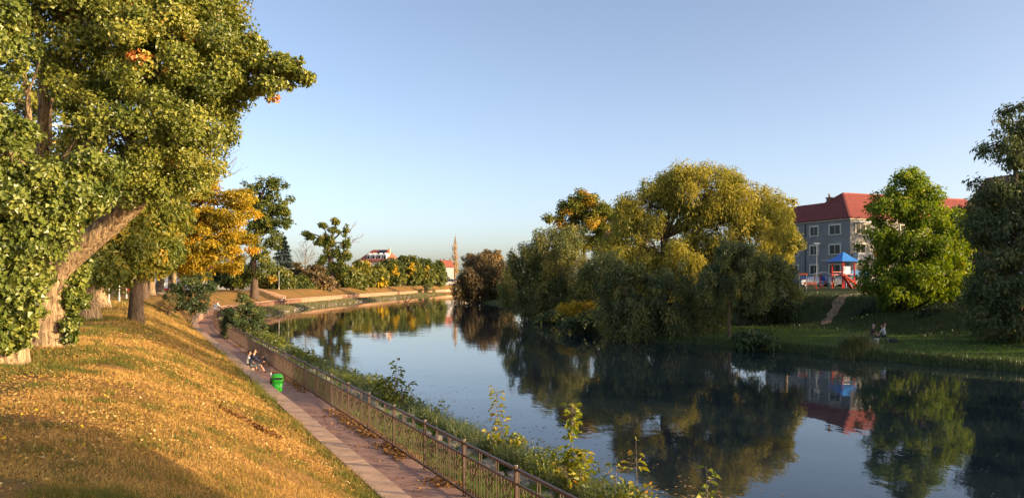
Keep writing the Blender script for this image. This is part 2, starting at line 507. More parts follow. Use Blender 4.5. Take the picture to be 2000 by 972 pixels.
def path_mat():
    m, nt, b = new_mat('stamped red concrete path')
    tc = N(nt, 'ShaderNodeTexCoord')
    nz = N(nt, 'ShaderNodeTexNoise'); nz.inputs['Scale'].default_value = 2.0; nz.inputs['Detail'].default_value = 7
    nt.links.new(tc.outputs['Object'], nz.inputs['Vector'])
    wv = N(nt, 'ShaderNodeVectorMath', operation='SCALE'); wv.inputs['Scale'].default_value = 0.18
    nt.links.new(nz.outputs['Color'], wv.inputs[0])
    av = N(nt, 'ShaderNodeVectorMath', operation='ADD'); nt.links.new(tc.outputs['Object'], av.inputs[0]); nt.links.new(wv.outputs[0], av.inputs[1])
    vo = N(nt, 'ShaderNodeTexVoronoi', feature='DISTANCE_TO_EDGE'); vo.inputs['Scale'].default_value = 3.2
    nt.links.new(av.outputs[0], vo.inputs['Vector'])
    base = ramp(nt, nz.outputs[0], [(0.3, (0.28, 0.155, 0.11)), (0.7, (0.43, 0.25, 0.175))])
    crack = ramp(nt, vo.outputs['Distance'], [(0.0, (0.45, 0.45, 0.45)), (0.035, (1, 1, 1))])
    mx = N(nt, 'ShaderNodeMix', data_type='RGBA', blend_type='MULTIPLY'); mx.inputs[0].default_value = 1.0
    nt.links.new(base, mx.inputs[6]); nt.links.new(crack, mx.inputs[7])
    nt.links.new(mx.outputs[2], b.inputs['Base Color'])
    b.inputs['Roughness'].default_value = 0.8
    bp = N(nt, 'ShaderNodeBump'); bp.inputs['Strength'].default_value = 0.6; bp.inputs['Distance'].default_value = 0.01
    nt.links.new(crack, bp.inputs['Height']); nt.links.new(bp.outputs[0], b.inputs['Normal'])
    return m


M['path'] = path_mat()

# ------------------------------------------------------------------ the lie of the land
_ty = np.arange(-80, 460, 0.5)
_cy = [-200, 72, 90, 110, 130, 155, 190, 225, 260, 300, 340, 420, 600]
_cx = [6.48 + 94, -27.4, -34, -38.5, -40.3, -40.5, -39, -36, -32.5, -26, -16, 10, 80]
_pad = np.arange(-140, 520, 0.5)
_raw = np.interp(_pad, _cy, _cx)
_k = np.exp(-0.5 * (np.arange(-40, 41) * 0.5 / 6.0) ** 2); _k /= _k.sum()
_sm = np.convolve(_raw, _k, 'same')
_tx = np.interp(_ty, _pad, _sm)
_tg = np.gradient(_tx, _ty)


def xf(Y): return np.interp(Y, _ty, _tx)                    # railing line of the left bank
def cf(Y): return 1.0 / np.sqrt(1 + np.interp(Y, _ty, _tg) ** 2)
def dl(X, Y): return (X - xf(Y)) * cf(Y)                     # signed distance from the railing, + towards the water
def XL(d, Y): return xf(Y) + np.asarray(d) / cf(Y)
def wall_h(Y): return np.interp(Y, [70, 100, 180, 300], [0.45, 0.85, 0.95, 0.9])


def zl(d, Y):
    d = np.asarray(d, float); Y = np.asarray(Y, float)
    d, Y = np.broadcast_arrays(d, Y)
    hw = wall_h(Y)
    t = np.clip((-1.95 - d) / 5.3, 0, 1)
    s = 0.55 * np.sin(t * np.pi / 2) + 0.45 * t * t * (3 - 2 * t)
    z = hw - 0.03 + (2.5 - hw + 0.03) * s
    z = z + (fbm(d * 0.45 + 40, Y * 0.45, None, 3, 3) - 0.5) * 0.22 * np.clip((-2.18 - d) / 1.0, 0, 1)
    z = np.where(d > -1.94, hw - 0.08, z)
    z = np.where(d > -1.60, -0.03, z)
    w = np.interp(d, [0.3, 1.2, 2.1, 3.4, 4.5, 7.0], [-0.03, -0.06, -0.25, -0.68, -1.2, -2.4])
    z = np.where(d > 0.3, w + (fbm(d * 0.8, Y * 0.8, None, 5, 2) - 0.5) * 0.12, z)
    return z


D = np.concatenate([[-2500, -900, -400, -200, -120, -80, -60, -45, -35, -28, -23, -19, -16, -14, -12.5, -11.2, -10.2], np.arange(-9.4, -2.1, 0.28), [-2.03, -1.96, -1.68, -1.63, -1.58, -1.0, -0.4, 0.0, 0.3, 0.6, 0.9, 1.2, 1.5, 1.8, 2.1, 2.4, 2.7, 3.0, 3.3, 3.6, 4.0, 4.5, 5.5, 7.0]])
YY = np.concatenate([np.arange(-60, 4, 2.0), np.arange(4, 42, 0.4), np.arange(42, 120, 1.0), np.arange(120, 320, 2.5), np.arange(320, 441, 10)])
DD, Yg = np.meshgrid(D, YY)
Xg = XL(DD, Yg)
V = np.stack([Xg, Yg, zl(DD, Yg)], -1).reshape(-1, 3)
nd, ny = len(D), len(YY)
ii, jj = np.meshgrid(np.arange(ny - 1), np.arange(nd - 1), indexing='ij')
Fq = np.stack([ii * nd + jj, ii * nd + jj + 1, (ii + 1) * nd + jj + 1, (ii + 1) * nd + jj], -1).reshape(-1, 4)
o = npmesh('ground', V, [Fq], M['ground_dry'], smooth=True)
tag(o, 'dry grassy left bank sloping down to the riverside path', kind='structure')

# right bank
_re = np.array([(-80, 86), (-60, 75), (10, 52), (30, 38), (44, 27.5), (49, 23.5), (56, 19.5), (62, 14.5), (66, 10.5), (75, 8), (90, 6), (111, 4.2), (148, 1), (175, -6), (220, -15.5), (260, -14), (300, -6), (340, 6), (420, 32), (600, 100)], float)
_rp = np.stack([_re[:, 1], _re[:, 0]], -1)
_rp = curve_pts(_rp, 220)


def er(X, Y):
    """signed distance from the right waterline, + inland"""
    X = np.asarray(X, float); Y = np.asarray(Y, float)
    sh = X.shape
    X = X.ravel(); Y = Y.ravel()
    best = np.full(len(X), 1e9); side = np.zeros(len(X))
    for a, b in zip(_rp[:-1], _rp[1:]):
        d = b - a; L2 = d @ d
        t = np.clip(((X - a[0]) * d[0] + (Y - a[1]) * d[1]) / L2, 0, 1)
        px, py = X - a[0] - t * d[0], Y - a[1] - t * d[1]
        q = px * px + py * py
        cr = -(d[0] * (Y - a[1]) - d[1] * (X - a[0]))
        m = q < best
        best = np.where(m, q, best); side = np.where(m, cr, side)
    return (np.sqrt(best) * np.sign(side)).reshape(sh)


def zr(X, Y, e=None):
    X = np.asarray(X, float); Y = np.asarray(Y, float)
    e = er(X, Y) if e is None else e
    b1 = np.interp(Y, [40, 72, 88, 110], [12.5, 12.5, 6.5, 4.5])
    b2 = b1 + np.interp(Y, [40, 72, 88, 110], [10.5, 10.5, 8, 7])
    z = np.where(e < 0, -0.7 + np.maximum(e * 0.5, -1.8), 0)
    z = np.where((e >= 0) & (e < 1.0), -0.7 + 0.5 * e, z)
    z = np.where((e >= 1.0) & (e < b1), -0.2 + 0.42 * (e - 1.0) / (b1 - 1.0), z)
    t = np.clip((e - b1) / (b2 - b1), 0, 1); t = t * t * (3 - 2 * t) * 0.6 + t * 0.4
    z = np.where(e >= b1, 0.22 + 2.63 * t + 0.03 * np.clip(e - b2, 0, 22), z)
    z = z + (fbm(X * 0.3, Y * 0.3, None, 8, 3) - 0.5) * 0.25 * np.clip(e / 2, 0, 1) * (0.5 + 0.8 * ((e > b1) & (e < b2)))
    return z


gx = np.concatenate([[-70, -45], np.arange(-32, 78, 0.8), np.arange(78, 140, 5), [150, 180, 240, 350, 600, 1200, 2500]])
gy = np.concatenate([np.arange(-60, 34, 4.0), np.arange(34, 110, 0.8), np.arange(110, 240, 2.5), np.arange(240, 441, 8)])
GX, GY = np.meshgrid(gx, gy)
E = er(GX, GY)
V = np.stack([GX, GY, zr(GX, GY, E)], -1).reshape(-1, 3)
nx_, ny_ = len(gx), len(gy)
ii, jj = np.meshgrid(np.arange(ny_ - 1), np.arange(nx_ - 1), indexing='ij')
Fq = np.stack([ii * nx_ + jj, ii * nx_ + jj + 1, (ii + 1) * nx_ + jj + 1, (ii + 1) * nx_ + jj], -1)
keep = (E[:-1, :-1] > -8) | (E[1:, 1:] > -8)
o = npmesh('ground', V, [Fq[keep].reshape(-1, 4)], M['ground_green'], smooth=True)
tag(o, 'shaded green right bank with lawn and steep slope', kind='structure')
# country beyond the bend, out to the horizon
MBg = MB(); MBg.add([(-3000, 436, 2.35), (3000, 436, 2.35), (3000, 4000, 2.0), (-3000, 4000, 2.0)], [(0, 1, 2, 3)])
tag(MBg.build('ground', M['ground_green']), 'flat far ground beyond the bend of the river', kind='structure')
# water
w = MB()
w.add([(-70, -60, -0.7), (110, -60, -0.7), (110, 450, -0.7), (-70, 450, -0.7)], [(0, 1, 2, 3)])
tag(w.build('river_water', M['water']), 'calm dark river water mirroring trees and sky', kind='structure')

# red path between low wall and railing
YP = np.concatenate([np.arange(-20, 42, 0.5), np.arange(42, 330, 2.0)])
dd = np.array([-1.50, -0.7, 0.05, 0.16])
DP, YPg = np.meshgrid(dd, YP)
zz = np.broadcast_to(np.array([0.004, 0.012, 0.004, -0.06]), DP.shape)
V = np.stack([XL(DP, YPg), YPg, zz], -1).reshape(-1, 3)
n4 = len(dd)
ii, jj = np.meshgrid(np.arange(len(YP) - 1), np.arange(n4 - 1), indexing='ij')
Fq = np.stack([ii * n4 + jj, ii * n4 + jj + 1, (ii + 1) * n4 + jj + 1, (ii + 1) * n4 + jj], -1).reshape(-1, 4)
tag(npmesh('footpath', V, [Fq], M['path']), 'narrow red stamped concrete path beside the railing', kind='structure')

# low retaining wall with coping slabs
wall = thing('retaining_wall', 'low reddish concrete wall with coping slabs along the foot of the slope', 'wall', (float(XL(-1.6, 6.0)), 6.0, 0))


def sweep(dz, Ys, name, mat, parent):
    """dz: closed profile list of (d, z or callable) swept along the bank"""
    k = len(dz)
    V = []
    for d, z in dz:
        c_ = cf(Ys); g_ = np.interp(Ys, _ty, _tg)
        V.append(np.stack([xf(Ys) + d * c_, Ys - d * g_ * c_, z(Ys) if callable(z) else np.full(len(Ys), z)], -1))
    V = np.stack(V, 1).reshape(-1, 3)
    ii, jj = np.meshgrid(np.arange(len(Ys) - 1), np.arange(k), indexing='ij')
    j2 = (jj + 1) % k
    Fq = np.stack([ii * k + jj, ii * k + j2, (ii + 1) * k + j2, (ii + 1) * k + jj], -1).reshape(-1, 4)
    caps = [np.arange(k)[None, ::-1], ((len(Ys) - 1) * k + np.arange(k))[None, :]]
    return npmesh(name, V, [Fq] + caps, mat, parent)


Yw = np.concatenate([np.arange(-10, 70, 2.0), np.arange(70, 325, 4.0)])
sweep([(-1.92, -0.3), (-1.92, lambda y: wall_h(y) - 0.07), (-1.50, lambda y: wall_h(y) - 0.07), (-1.50, -0.3)], Yw, 'wall_body', M['wallface'], wall)
rng = np.random.default_rng(5)
ys = -8.0
while ys < 320:
    L = (2.3 if ys < 120 else 6.0) + rng.uniform(-0.1, 0.1)
    dz = rng.uniform(-0.006, 0.006); dx = rng.uniform(-0.008, 0.008)
    Ys = np.linspace(ys + 0.006, ys + L - 0.006, 2 if ys < 60 else 3)
    z0 = lambda y, q=dz: wall_h(y) - 0.066 + q
    z1 = lambda y, q=dz: wall_h(y) - 0.008 + q
    z2 = lambda y, q=dz: wall_h(y) + q
    sweep([(-1.96 + dx, z0), (-1.96 + dx, z1), (-1.95 + dx, z2), (-1.48 + dx, z2), (-1.47 + dx, z1), (-1.47 + dx, z0)], Ys, 'coping_slab', M['cap'], wall)
    ys += L

# ------------------------------------------------------------------ riverside railing
Y0 = 9.15
rail = thing('railing', 'brown metal railing with V ornaments between path and river', 'railing', (float(xf(Y0)), Y0, 0))
wrail = wl(rail)
# post stations every 2.43 m along the line
st_y = [Y0]
while st_y[-1] < 300:
    y = st_y[-1]
    st_y.append(y + 2.43 * float(cf(y)))
st = [np.array((float(xf(y)), y, 0.0)) for y in st_y]
pm = MB().box((0, 0, 0.56), (0.055, 0.055, 1.12)).mesh('post'); pm.materials.append(M['fence'])
cm = MB().lathe([(0.043, 0), (0.043, 0.012), (0.02, 0.022)], (0, 0, 1.12), 4).mesh('post_cap'); cm.materials.append(M['fence_cap'])
bm_full = MB().box((0, 0, 0.57), (0.016, 0.016, 0.93)).mesh('bar'); bm_full.materials.append(M['fence'])
bm_short = MB().box((0, 0, 0.455), (0.016, 0.016, 0.70)).mesh('bar'); bm_short.materials.append(M['fence'])
LP = 2.43
bay = (LP - 0.10) / 3
vm = MB()
for s in (-1, 1):
    vm.bar((s * (bay / 2 - 0.06), 0, 0.805), (0, 0, 0.42), 0.03, 0.010, up=(0, 1, 0))
vm.bar((-0.16, 0, 0.805), (0.0, 0, 0.60), 0.024, 0.009, up=(0, 1, 0)).bar((0.16, 0, 0.805), (0.0, 0, 0.60), 0.024, 0.009, up=(0, 1, 0))
vmesh = vm.mesh('v_ornament'); vmesh.materials.append(M['fence'])
rails_m = {}
for nm, z, h, w_ in (('top_rail', 1.065, 0.045, 0.055), ('middle_rail', 0.82, 0.035, 0.035), ('bottom_rail', 0.10, 0.035, 0.035)):
    me = MB().box((0, 0, z), (LP - 0.055, w_, h)).mesh(nm); me.materials.append(M['fence']); rails_m[nm] = me
farbars = MB(); farv = MB()
jr = np.random.default_rng(8)
for i, p in enumerate(st):
    q = st[min(i + 1, len(st) - 1)] if i + 1 < len(st) else p + (p - st[i - 1])
    d = q - p; L = np.linalg.norm(d); a = math.atan2(d[1], d[0])
    far = st_y[i] > 150
    po = link_mesh('post', pm, None, rail, tuple(p - wrail), a)
    po.rotation_euler = (jr.normal(0, 0.006), jr.normal(0, 0.006), a)
    if i < 24:
        link_mesh('post_cap', cm, None, po)
    if i + 1 >= len(st): break
    mid = (p + q) / 2
    for nm in rails_m:
        if far and nm == 'middle_rail': continue
        link_mesh(nm, rails_m[nm], None, rail, tuple(mid - wrail), a)
    u = d / L
    spots = []
    for k in (1, 2):
        c = -LP / 2 + 0.05 + bay * k
        spots += [(c - 0.045, 1), (c + 0.045, 1)]
    spots += [(-LP / 2 + 0.085, 1), (LP / 2 - 0.085, 1)]
    for k in range(3):
        c = -LP / 2 + 0.05 + bay * (k + 0.5)
        spots += [(c + t * bay, 0) for t in (-0.26, -0.09, 0.09, 0.26)]
    for s, full in spots:
        b = mid + u * s
        if i < 16:
            link_mesh('bar', bm_full if full else bm_short, None, rail, tuple(b - wrail), a)
        elif not (far and not full):
            farbars.box((b[0], b[1], 0.57 if full else 0.455), (0.016, 0.016, 0.93 if full else 0.70), a)
    for k in range(3):
        c = mid + u * (-LP / 2 + 0.05 + bay * (k + 0.5))
        if i < 16:
            link_mesh('v_ornament', vmesh, None, rail, tuple(c - wrail), a)
        elif i < 40:
            for s in (-1, 1):
                e0 = c + u * s * (bay / 2 - 0.06); farv.bar((e0[0], e0[1], 0.805), (c[0], c[1], 0.42), 0.010, 0.022)
tag(farbars.build('bars', M['fence'], rail), kind='stuff')
tag(farv.build('v_ornaments', M['fence'], rail), kind='stuff')

# ------------------------------------------------------------------ foliage and tree makers
def leaf_np(p, n, t, L, W, fold=0.25, droop=0.12, six=False):
    s = unit(np.cross(n, t)); n = unit(np.cross(t, s))
    L = L[:, None]; W = W[:, None]
    if six:
        c = [p,
             p + t * 0.22 * L + s * 0.50 * W + n * fold * W,
             p + t * 0.62 * L + s * 0.40 * W + n * fold * 0.8 * W,
             p + t * L - n * droop * L,
             p + t * 0.62 * L - s * 0.40 * W + n * fold * 0.8 * W,
             p + t * 0.22 * L - s * 0.50 * W + n * fold * W]
        V = np.stack(c, 1)
        b = np.arange(len(p))[:, None] * 6
        F = np.stack([b + np.array([0, 1, 2, 3]), b + np.array([0, 3, 4, 5])], 1).reshape(-1, 4)
    else:
        c = [p, p + t * 0.42 * L + s * 0.5 * W + n * fold * W, p + t * L - n * droop * L, p + t * 0.42 * L - s * 0.5 * W + n * fold * W]
        V = np.stack(c, 1)
        b = np.arange(len(p))[:, None] * 4
        F = np.stack([b + np.array([0, 1, 2]), b + np.array([0, 2, 3])], 1).reshape(-1, 3)
    return V.reshape(-1, 3), F


def rdir(rng, n):
    v = rng.normal(size=(n, 3))
    return unit(v)


def clumps(ells, nsub, subr, rng, shell=0.5, zmin=None):
    """scatter small clumps through the volume of several ellipsoids; returns centres, radii, parents"""
    w = np.array([e[3] * e[5] + e[3] * e[4] + e[4] * e[5] for e in ells]); w = w / w.sum()
    cs, rs, ps = [], [], []
    for k, e in enumerate(ells):
        m = max(3, int(round(nsub * w[k])))
        d = rdir(rng, m)
        r = shell + (1 - shell) * rng.random(m) ** 0.7
        r = np.where(rng.random(m) < 0.14, r * rng.uniform(1.0, 1.3, m), r)
        c = np.array(e[:3]) + d * r[:, None] * np.array(e[3:6])
        cs.append(c); rs.append(subr * rng.uniform(0.55, 1.35, m)); ps.append(np.full(m, k))
    cs = np.concatenate(cs); rs = np.concatenate(rs); ps = np.concatenate(ps)
    if zmin is not None:
        k = cs[:, 2] > zmin
        cs, rs, ps = cs[k], rs[k], ps[k]
    return cs, rs, ps


def foliage(ells, cs, rs, ps, n, L, rng, asp=0.6, weep=0.0, up=0.35, flat=0.8, base=0.35, cvar=0.16, lvar=0.12, six=False, hi=None, fold=0.25):
    w = rs ** 2; w = w / w.sum()
    k = rng.choice(len(cs), n, p=w)
    d = rdir(rng, n)
    r = rng.random(n) ** 0.55
    p = cs[k] + d * (rs[k] * r)[:, None] * np.array((1, 1, flat))
    ec = np.array([e[:3] for e in ells])[ps[k]]
    out = unit(p - ec)
    nrm = unit(0.55 * out + 0.45 * d + up * np.array((0, 0, 1.0)) + 0.75 * rdir(rng, n))
    if weep > 0:
        drop = rng.exponential(weep, n)
        p = p - drop[:, None] * np.array((0, 0, 1.0)) + 0.06 * drop[:, None] * rng.normal(size=(n, 3))
        t = unit(np.array((0, 0, -1.0)) + 0.45 * rng.normal(size=(n, 3)) + 0.25 * out)
    else:
        t = unit(0.5 * out + 0.6 * rdir(rng, n) + np.array((0, 0, -0.35)))
    t = unit(t - nrm * np.sum(t * nrm, 1, keepdims=True))
    Ls = L * rng.uniform(0.5, 1.45, n)
    V, F = leaf_np(p, nrm, t, Ls, Ls * asp * rng.uniform(0.75, 1.2, n), fold=fold, six=six)
    ct = rng.normal(0, cvar, len(cs))
    tint = base + ct[k] + rng.normal(0, lvar, n)
    if hi is not None:
        fr, add = hi
        sel = (rng.random(len(cs)) < fr)
        tint = tint + np.where(sel[k], add, 0)
    tint = np.clip(tint, 0, 1)
    return V, F, np.repeat(tint, 2)


def merge(parts):
    V, F, T, o = [], [], [], 0
    for v, f, t in parts:
        V.append(v); F.append(f + o); T.append(t); o += len(v)
    return np.concatenate(V), np.concatenate(F), np.concatenate(T)


def bough(a, b, rng, sag=0.12, n=7):
    a = np.array(a, float); b = np.array(b, float)
    m = (a + b) / 2 + rng.normal(0, 0.08, 3) * np.linalg.norm(b - a)
    m[2] += sag * np.linalg.norm(b - a)
    return curve_pts([a, m, b], n)


def tree(name, label, cat, trunk, r0, r1, ells, nsub, subr, n, L, leafm, barkm='bark_grey', seed=1, group=None,
         sides=10, ridge=0.0, rough=0.10, flare=0.5, twig=0.35, limbr=None, zmin=None, shell=0.5, trunk_n=16, extra=None, hollow=None, crown_name='crown', top=1.0, **kw):
    """trunk: control points from the ground up"""
    rng = np.random.default_rng(seed)
    tp = curve_pts(trunk, trunk_n)
    t = np.linspace(0, 1, trunk_n)
    rad = r0 + (r1 - r0) * t
    hgt = np.concatenate([[0], np.cumsum(np.linalg.norm(np.diff(tp, axis=0), axis=1))])
    rad = rad * (1 + flare * np.exp(-hgt / (r0 * 1.6)))
    root = thing(name, label, cat, trunk[0], group)
    Vt, Ft = tube_np(tp, rad, sides, rough, seed, ridge, 16)
    npmesh('trunk', Vt, [Ft], M[barkm], root, smooth=True)
    cs, rs, ps = clumps(ells, nsub, subr, rng, shell, zmin)
    if hollow is not None:
        k_ = ~hollow(cs)
        cs, rs, ps = cs[k_], rs[k_], ps[k_]
    b = MB()
    limbr = r1 if limbr is None else limbr
    for e in ells:
        c = np.array(e[:3])
        # leave the trunk somewhere on its upper part
        dist = np.linalg.norm(tp - c, axis=1) + np.where(np.arange(trunk_n) < trunk_n * 0.45, 50, 0) + np.maximum(0, tp[:, 2] - c[2]) * 1.5
        k = int(np.argmin(dist))
        rr = min(limbr, rad[k] * 0.8)
        pts = bough(tp[k], c, rng)
        b.tube(pts, np.linspace(rr, rr * 0.35, len(pts)), 7)
    for c, r, p_ in zip(cs, rs, ps):
        if rng.random() < twig:
            e = np.array(ells[p_][:3])
            a = e + (c - e) * rng.uniform(0.0, 0.35)
            pts = bough(a, c, rng, 0.06, 5)
            rr = limbr * 0.28
            b.tube(pts, np.linspace(rr, rr * 0.25, len(pts)), 4, cap=False)
    tag(b.build('branches', M[barkm], root, smooth=True), kind='stuff')
    parts = [foliage(ells, cs, rs, ps, n, L, rng, **kw)]
    if extra: parts += extra
    V, F, T = merge(parts)
    c = npmesh(crown_name, V, [F], M[leafm], root, T)
    return root


def ell(u, v, ru, rv, Y, ry=None, dY=0.0):
    c = P(u, v, Y + dY)
    rx = ru * (Y + dY) / FPX; rz = rv * (Y + dY) / FPX
    return (c[0], c[1], c[2], rx, ry if ry is not None else rx, rz)


def gl(u, Y):
    """ground point on the left bank under photo column u at distance Y"""
    x = (u - 1000) / FPX * Y
    return (x, Y, float(zl(dl(x, Y), Y)) - 0.05)


def yl(u, d, lo=60.0, hi=420.0):
    """distance at which photo column u crosses the line d metres from the railing"""
    Y = np.arange(lo, hi, 0.5)
    q = dl((u - 1000) / FPX * Y, Y)
    k = np.where((q[:-1] >= d) & (q[1:] < d))[0]
    return float(Y[k[0]]) if len(k) else float(Y[np.argmin(np.abs(q - d))])


def gr(u, Y):
    x = (u - 1000) / FPX * Y
    return (x, Y, float(zr(np.array([x]), np.array([Y]))[0]) - 0.05)

# ------------------------------------------------------------------ trees of the left bank
# T1: the big leaning tree
b1 = np.array(gl(92, 21.5)); b1[2] -= 0.15
top1 = P(262, 395, 21.0)
trunk1 = [b1, P(97, 600, 21.5), P(122, 520, 21.4), P(175, 470, 21.2), top1, P(330, 300, 20.6), P(360, 160, 20.4), P(370, 20, 20.2)]
ellsA = [ell(330, 110, 115, 120, 20.5, 2.4), ell(230, 250, 150, 120, 20.5, 2.6), ell(365, 250, 75, 100, 20.3, 1.8), ell(170, 60, 150, 130, 21, 2.4),
         ell(405, 30, 55, 75, 20.4, 1.4), ell(420, 165, 50, 60, 20.4, 1.2), ell(340, 330, 75, 40, 20.6, 1.6), ell(215, 335, 60, 35, 20.2, 1.2),
         ell(285, 372, 46, 30, 20.2, 0.9), ell(300, -60, 150, 70, 20.8, 2.6), ell(90, -40, 140, 80, 20.8, 2.4)]
tipA = [ell(475, 105, 40, 26, 20.2, 0.7), ell(520, 125, 40, 20, 20.1, 0.6), ell(568, 132, 30, 18, 20.0, 0.5), ell(535, 168, 34, 14, 20.1, 0.5), ell(475, 160, 36, 24, 20.2, 0.7), ell(500, 85, 16, 22, 20.2, 0.4), ell(590, 150, 14, 12, 20.0, 0.3)]
rngx = np.random.default_rng(77)
rc, rr_, rp = clumps([ell(530, 180, 26, 14, 20.0, 0.4), ell(285, 122, 40, 16, 18.6, 0.5)], 14, 0.14, rngx)
redtips = foliage([ell(530, 180, 26, 14, 20.0, 0.4), ell(285, 122, 40, 16, 18.6, 0.5)], rc, rr_, rp, 240, 0.10, rngx, base=0.95, cvar=0.06, lvar=0.05, asp=0.85)
tc_, tr_, tp_ = clumps(tipA, 130, 0.2, rngx, 0.3)
tips = foliage(tipA, tc_, tr_, tp_, 9500, 0.095, rngx, base=0.5, cvar=0.1, asp=0.85)
tA = tree('broadleaf_tree', 'huge leaning tree with furrowed pale trunk and dense green crown at left', 'tree', trunk1, 0.46, 0.09, ellsA, 900, 0.40, 190000, 0.083, 'leaf_big', 'bark', 11,
          sides=72, ridge=0.035, rough=0.10, flare=0.55, trunk_n=110, limbr=0.12, twig=0.25, shell=0.62, base=0.42, cvar=0.15, lvar=0.13, asp=0.85, up=0.2, extra=[redtips, tips], hi=(0.10, 0.22),
          hollow=lambda c: (((c[:, 0] / c[:, 1] * FPX + 1000 - 75) / 62) ** 2 + ((HZ + (CZ - c[:, 2]) / c[:, 1] * FPX - 235) / 80) ** 2 < 1) & (c[:, 1] < 21.2) | (((c[:, 0] / c[:, 1] * FPX + 1000 - 300) / 26) ** 2 + ((HZ + (CZ - c[:, 2]) / c[:, 1] * FPX - 225) / 20) ** 2 < 1) & (c[:, 1] < 19.8))
# second stem of that tree, a stub fork on the left, plus the limb that carries the outer spray
bb = MB()
bb.tube(curve_pts([P(92, 560, 21.4), P(70, 470, 21.2), P(80, 330, 20.8), P(85, 180, 20.4), P(70, 20, 20)], 24), np.linspace(0.3, 0.06, 24), 14)
bb.tube(curve_pts([P(360, 160, 20.4), P(430, 140, 20.3), P(500, 130, 20.2), P(580, 140, 20.0)], 14), np.linspace(0.06, 0.012, 14), 6)
bb.tube(curve_pts([P(470, 138, 20.2), P(500, 160, 20.2), P(540, 176, 20.1)], 8), np.linspace(0.03, 0.01, 8), 5)
for (u0, v0, u1, v1) in ((62, 300, 48, 130), (85, 290, 78, 120), (98, 285, 120, 150), (45, 270, 30, 90), (110, 330, 170, 250), (150, 300, 200, 240), (180, 330, 197, 290)):
    bb.tube(bough(P(u0, v0, 19.2), P(u1, v1, 18.9), rngx, 0.02, 8), np.linspace(0.05, 0.022, 8), 6)
bb.build('fork_stem', M['bark'], tA, smooth=True)

# T0: the ivy clad tree at the very edge
b0 = np.array(gl(8, 16.8)); b0[2] -= 0.15
ellsB = [ell(60, 400, 75, 60, 16.6, 1.1), ell(118, 372, 58, 48, 17.0, 1.0), ell(20, 300, 38, 70, 16.0, 0.9), ell(-60, 300, 70, 160, 16.5, 1.2), ell(15, 530, 52, 60, 16.4, 0.8), ell(185, 345, 45, 40, 17.2, 0.8),
         ell(66, 470, 56, 42, 16.6, 0.8), ell(-60, 60, 90, 110, 17.2, 1.4), ell(-20, 620, 50, 60, 16.4, 0.7), ell(-90, 480, 70, 120, 16.6, 1.0)]
ivyE = [ell(30, 590, 50, 60, 16.35, 0.45), ell(22, 655, 26, 26, 16.3, 0.42), ell(52, 545, 18, 34, 16.5, 0.4)]
ic, ir, ip = clumps(ivyE, 60, 0.22, rngx, 0.7)
ivx = foliage(ivyE, ic, ir, ip, 3200, 0.12, rngx, base=0.6, asp=0.9, up=0.0)
tB = tree('ivy_tree', 'ivy covered tree with broad stump like trunk cut by the left edge', 'tree', [b0, P(10, 640, 16.8), P(12, 560, 16.8), P(-10, 420, 16.9), P(-20, 200, 17)], 0.42, 0.2, ellsB, 320, 0.31, 56000, 0.10, 'leaf_ivy', 'bark', 12,
          sides=64, ridge=0.035, rough=0.12, flare=0.3, trunk_n=80, limbr=0.08, twig=0.2, shell=0.75, base=0.5, cvar=0.16, lvar=0.14, asp=0.9, up=0.1, extra=[ivx])

# ivy on the right flank of T1's trunk
ivyE2 = [ell(146, 580, 16, 55, 21.6, 0.35), ell(138, 640, 10, 22, 21.3, 0.25), ell(158, 530, 14, 30, 21.8, 0.3), ell(150, 500, 12, 20, 22.0, 0.3)]
ic, ir, ip = clumps(ivyE2, 60, 0.16, rngx, 0.4)
Vv, Fv, Tv = foliage(ivyE2, ic, ir, ip, 3000, 0.12, rngx, base=0.5, asp=0.9, up=0.0)
npmesh('ivy', Vv, [Fv], M['leaf_ivy'], tA, Tv)

# trees further along the crest
tree('broadleaf_tree', 'stout pale trunked tree just right of the leaning giant', 'tree', [gl(168, 35), P(166, 560, 35), P(172, 500, 35), P(180, 430, 35.3)], 0.48, 0.22,
     [ell(190, 470, 75, 55, 35, 2), ell(230, 430, 60, 55, 36, 2), ell(150, 430, 80, 50, 36, 2), ell(210, 520, 50, 25, 34, 1.5)], 150, 0.75, 22000, 0.2, 'leaf_mid', 'bark', 13, sides=40, ridge=0.04, trunk_n=50, base=0.45)
tree('broadleaf_tree', 'pale trunked tree behind grey lamp posts on the crest', 'tree', [gl(192, 52), P(190, 570, 52), P(188, 520, 52), P(195, 450, 52)], 0.62, 0.25,
     [ell(200, 520, 60, 30, 52, 2.5), ell(240, 500, 60, 40, 53, 3), ell(180, 470, 70, 50, 53, 3)], 90, 1.0, 13000, 0.3, 'leaf_mid', 'bark', 14, sides=30, ridge=0.04, trunk_n=36, base=0.4)
tree('broadleaf_tree', 'straight dark trunked tree on the crest, its right side sunlit', 'tree', [gl(266, 37), P(266, 580, 37), P(267, 530, 37), P(272, 470, 37), P(285, 400, 37)], 0.33, 0.16,
     [ell(255, 490, 56, 46, 37, 2.4), ell(300, 480, 36, 44, 37, 1.8), ell(280, 420, 56, 46, 37, 2.4), ell(225, 520, 45, 30, 36, 1.5), ell(310, 385, 36, 40, 37.5, 1.8)], 170, 0.7, 26000, 0.2, 'leaf_mid', 'bark_dark', 15, sides=36, ridge=0.02, flare=0.25, trunk_n=40, base=0.5, hi=(0.12, 0.3))
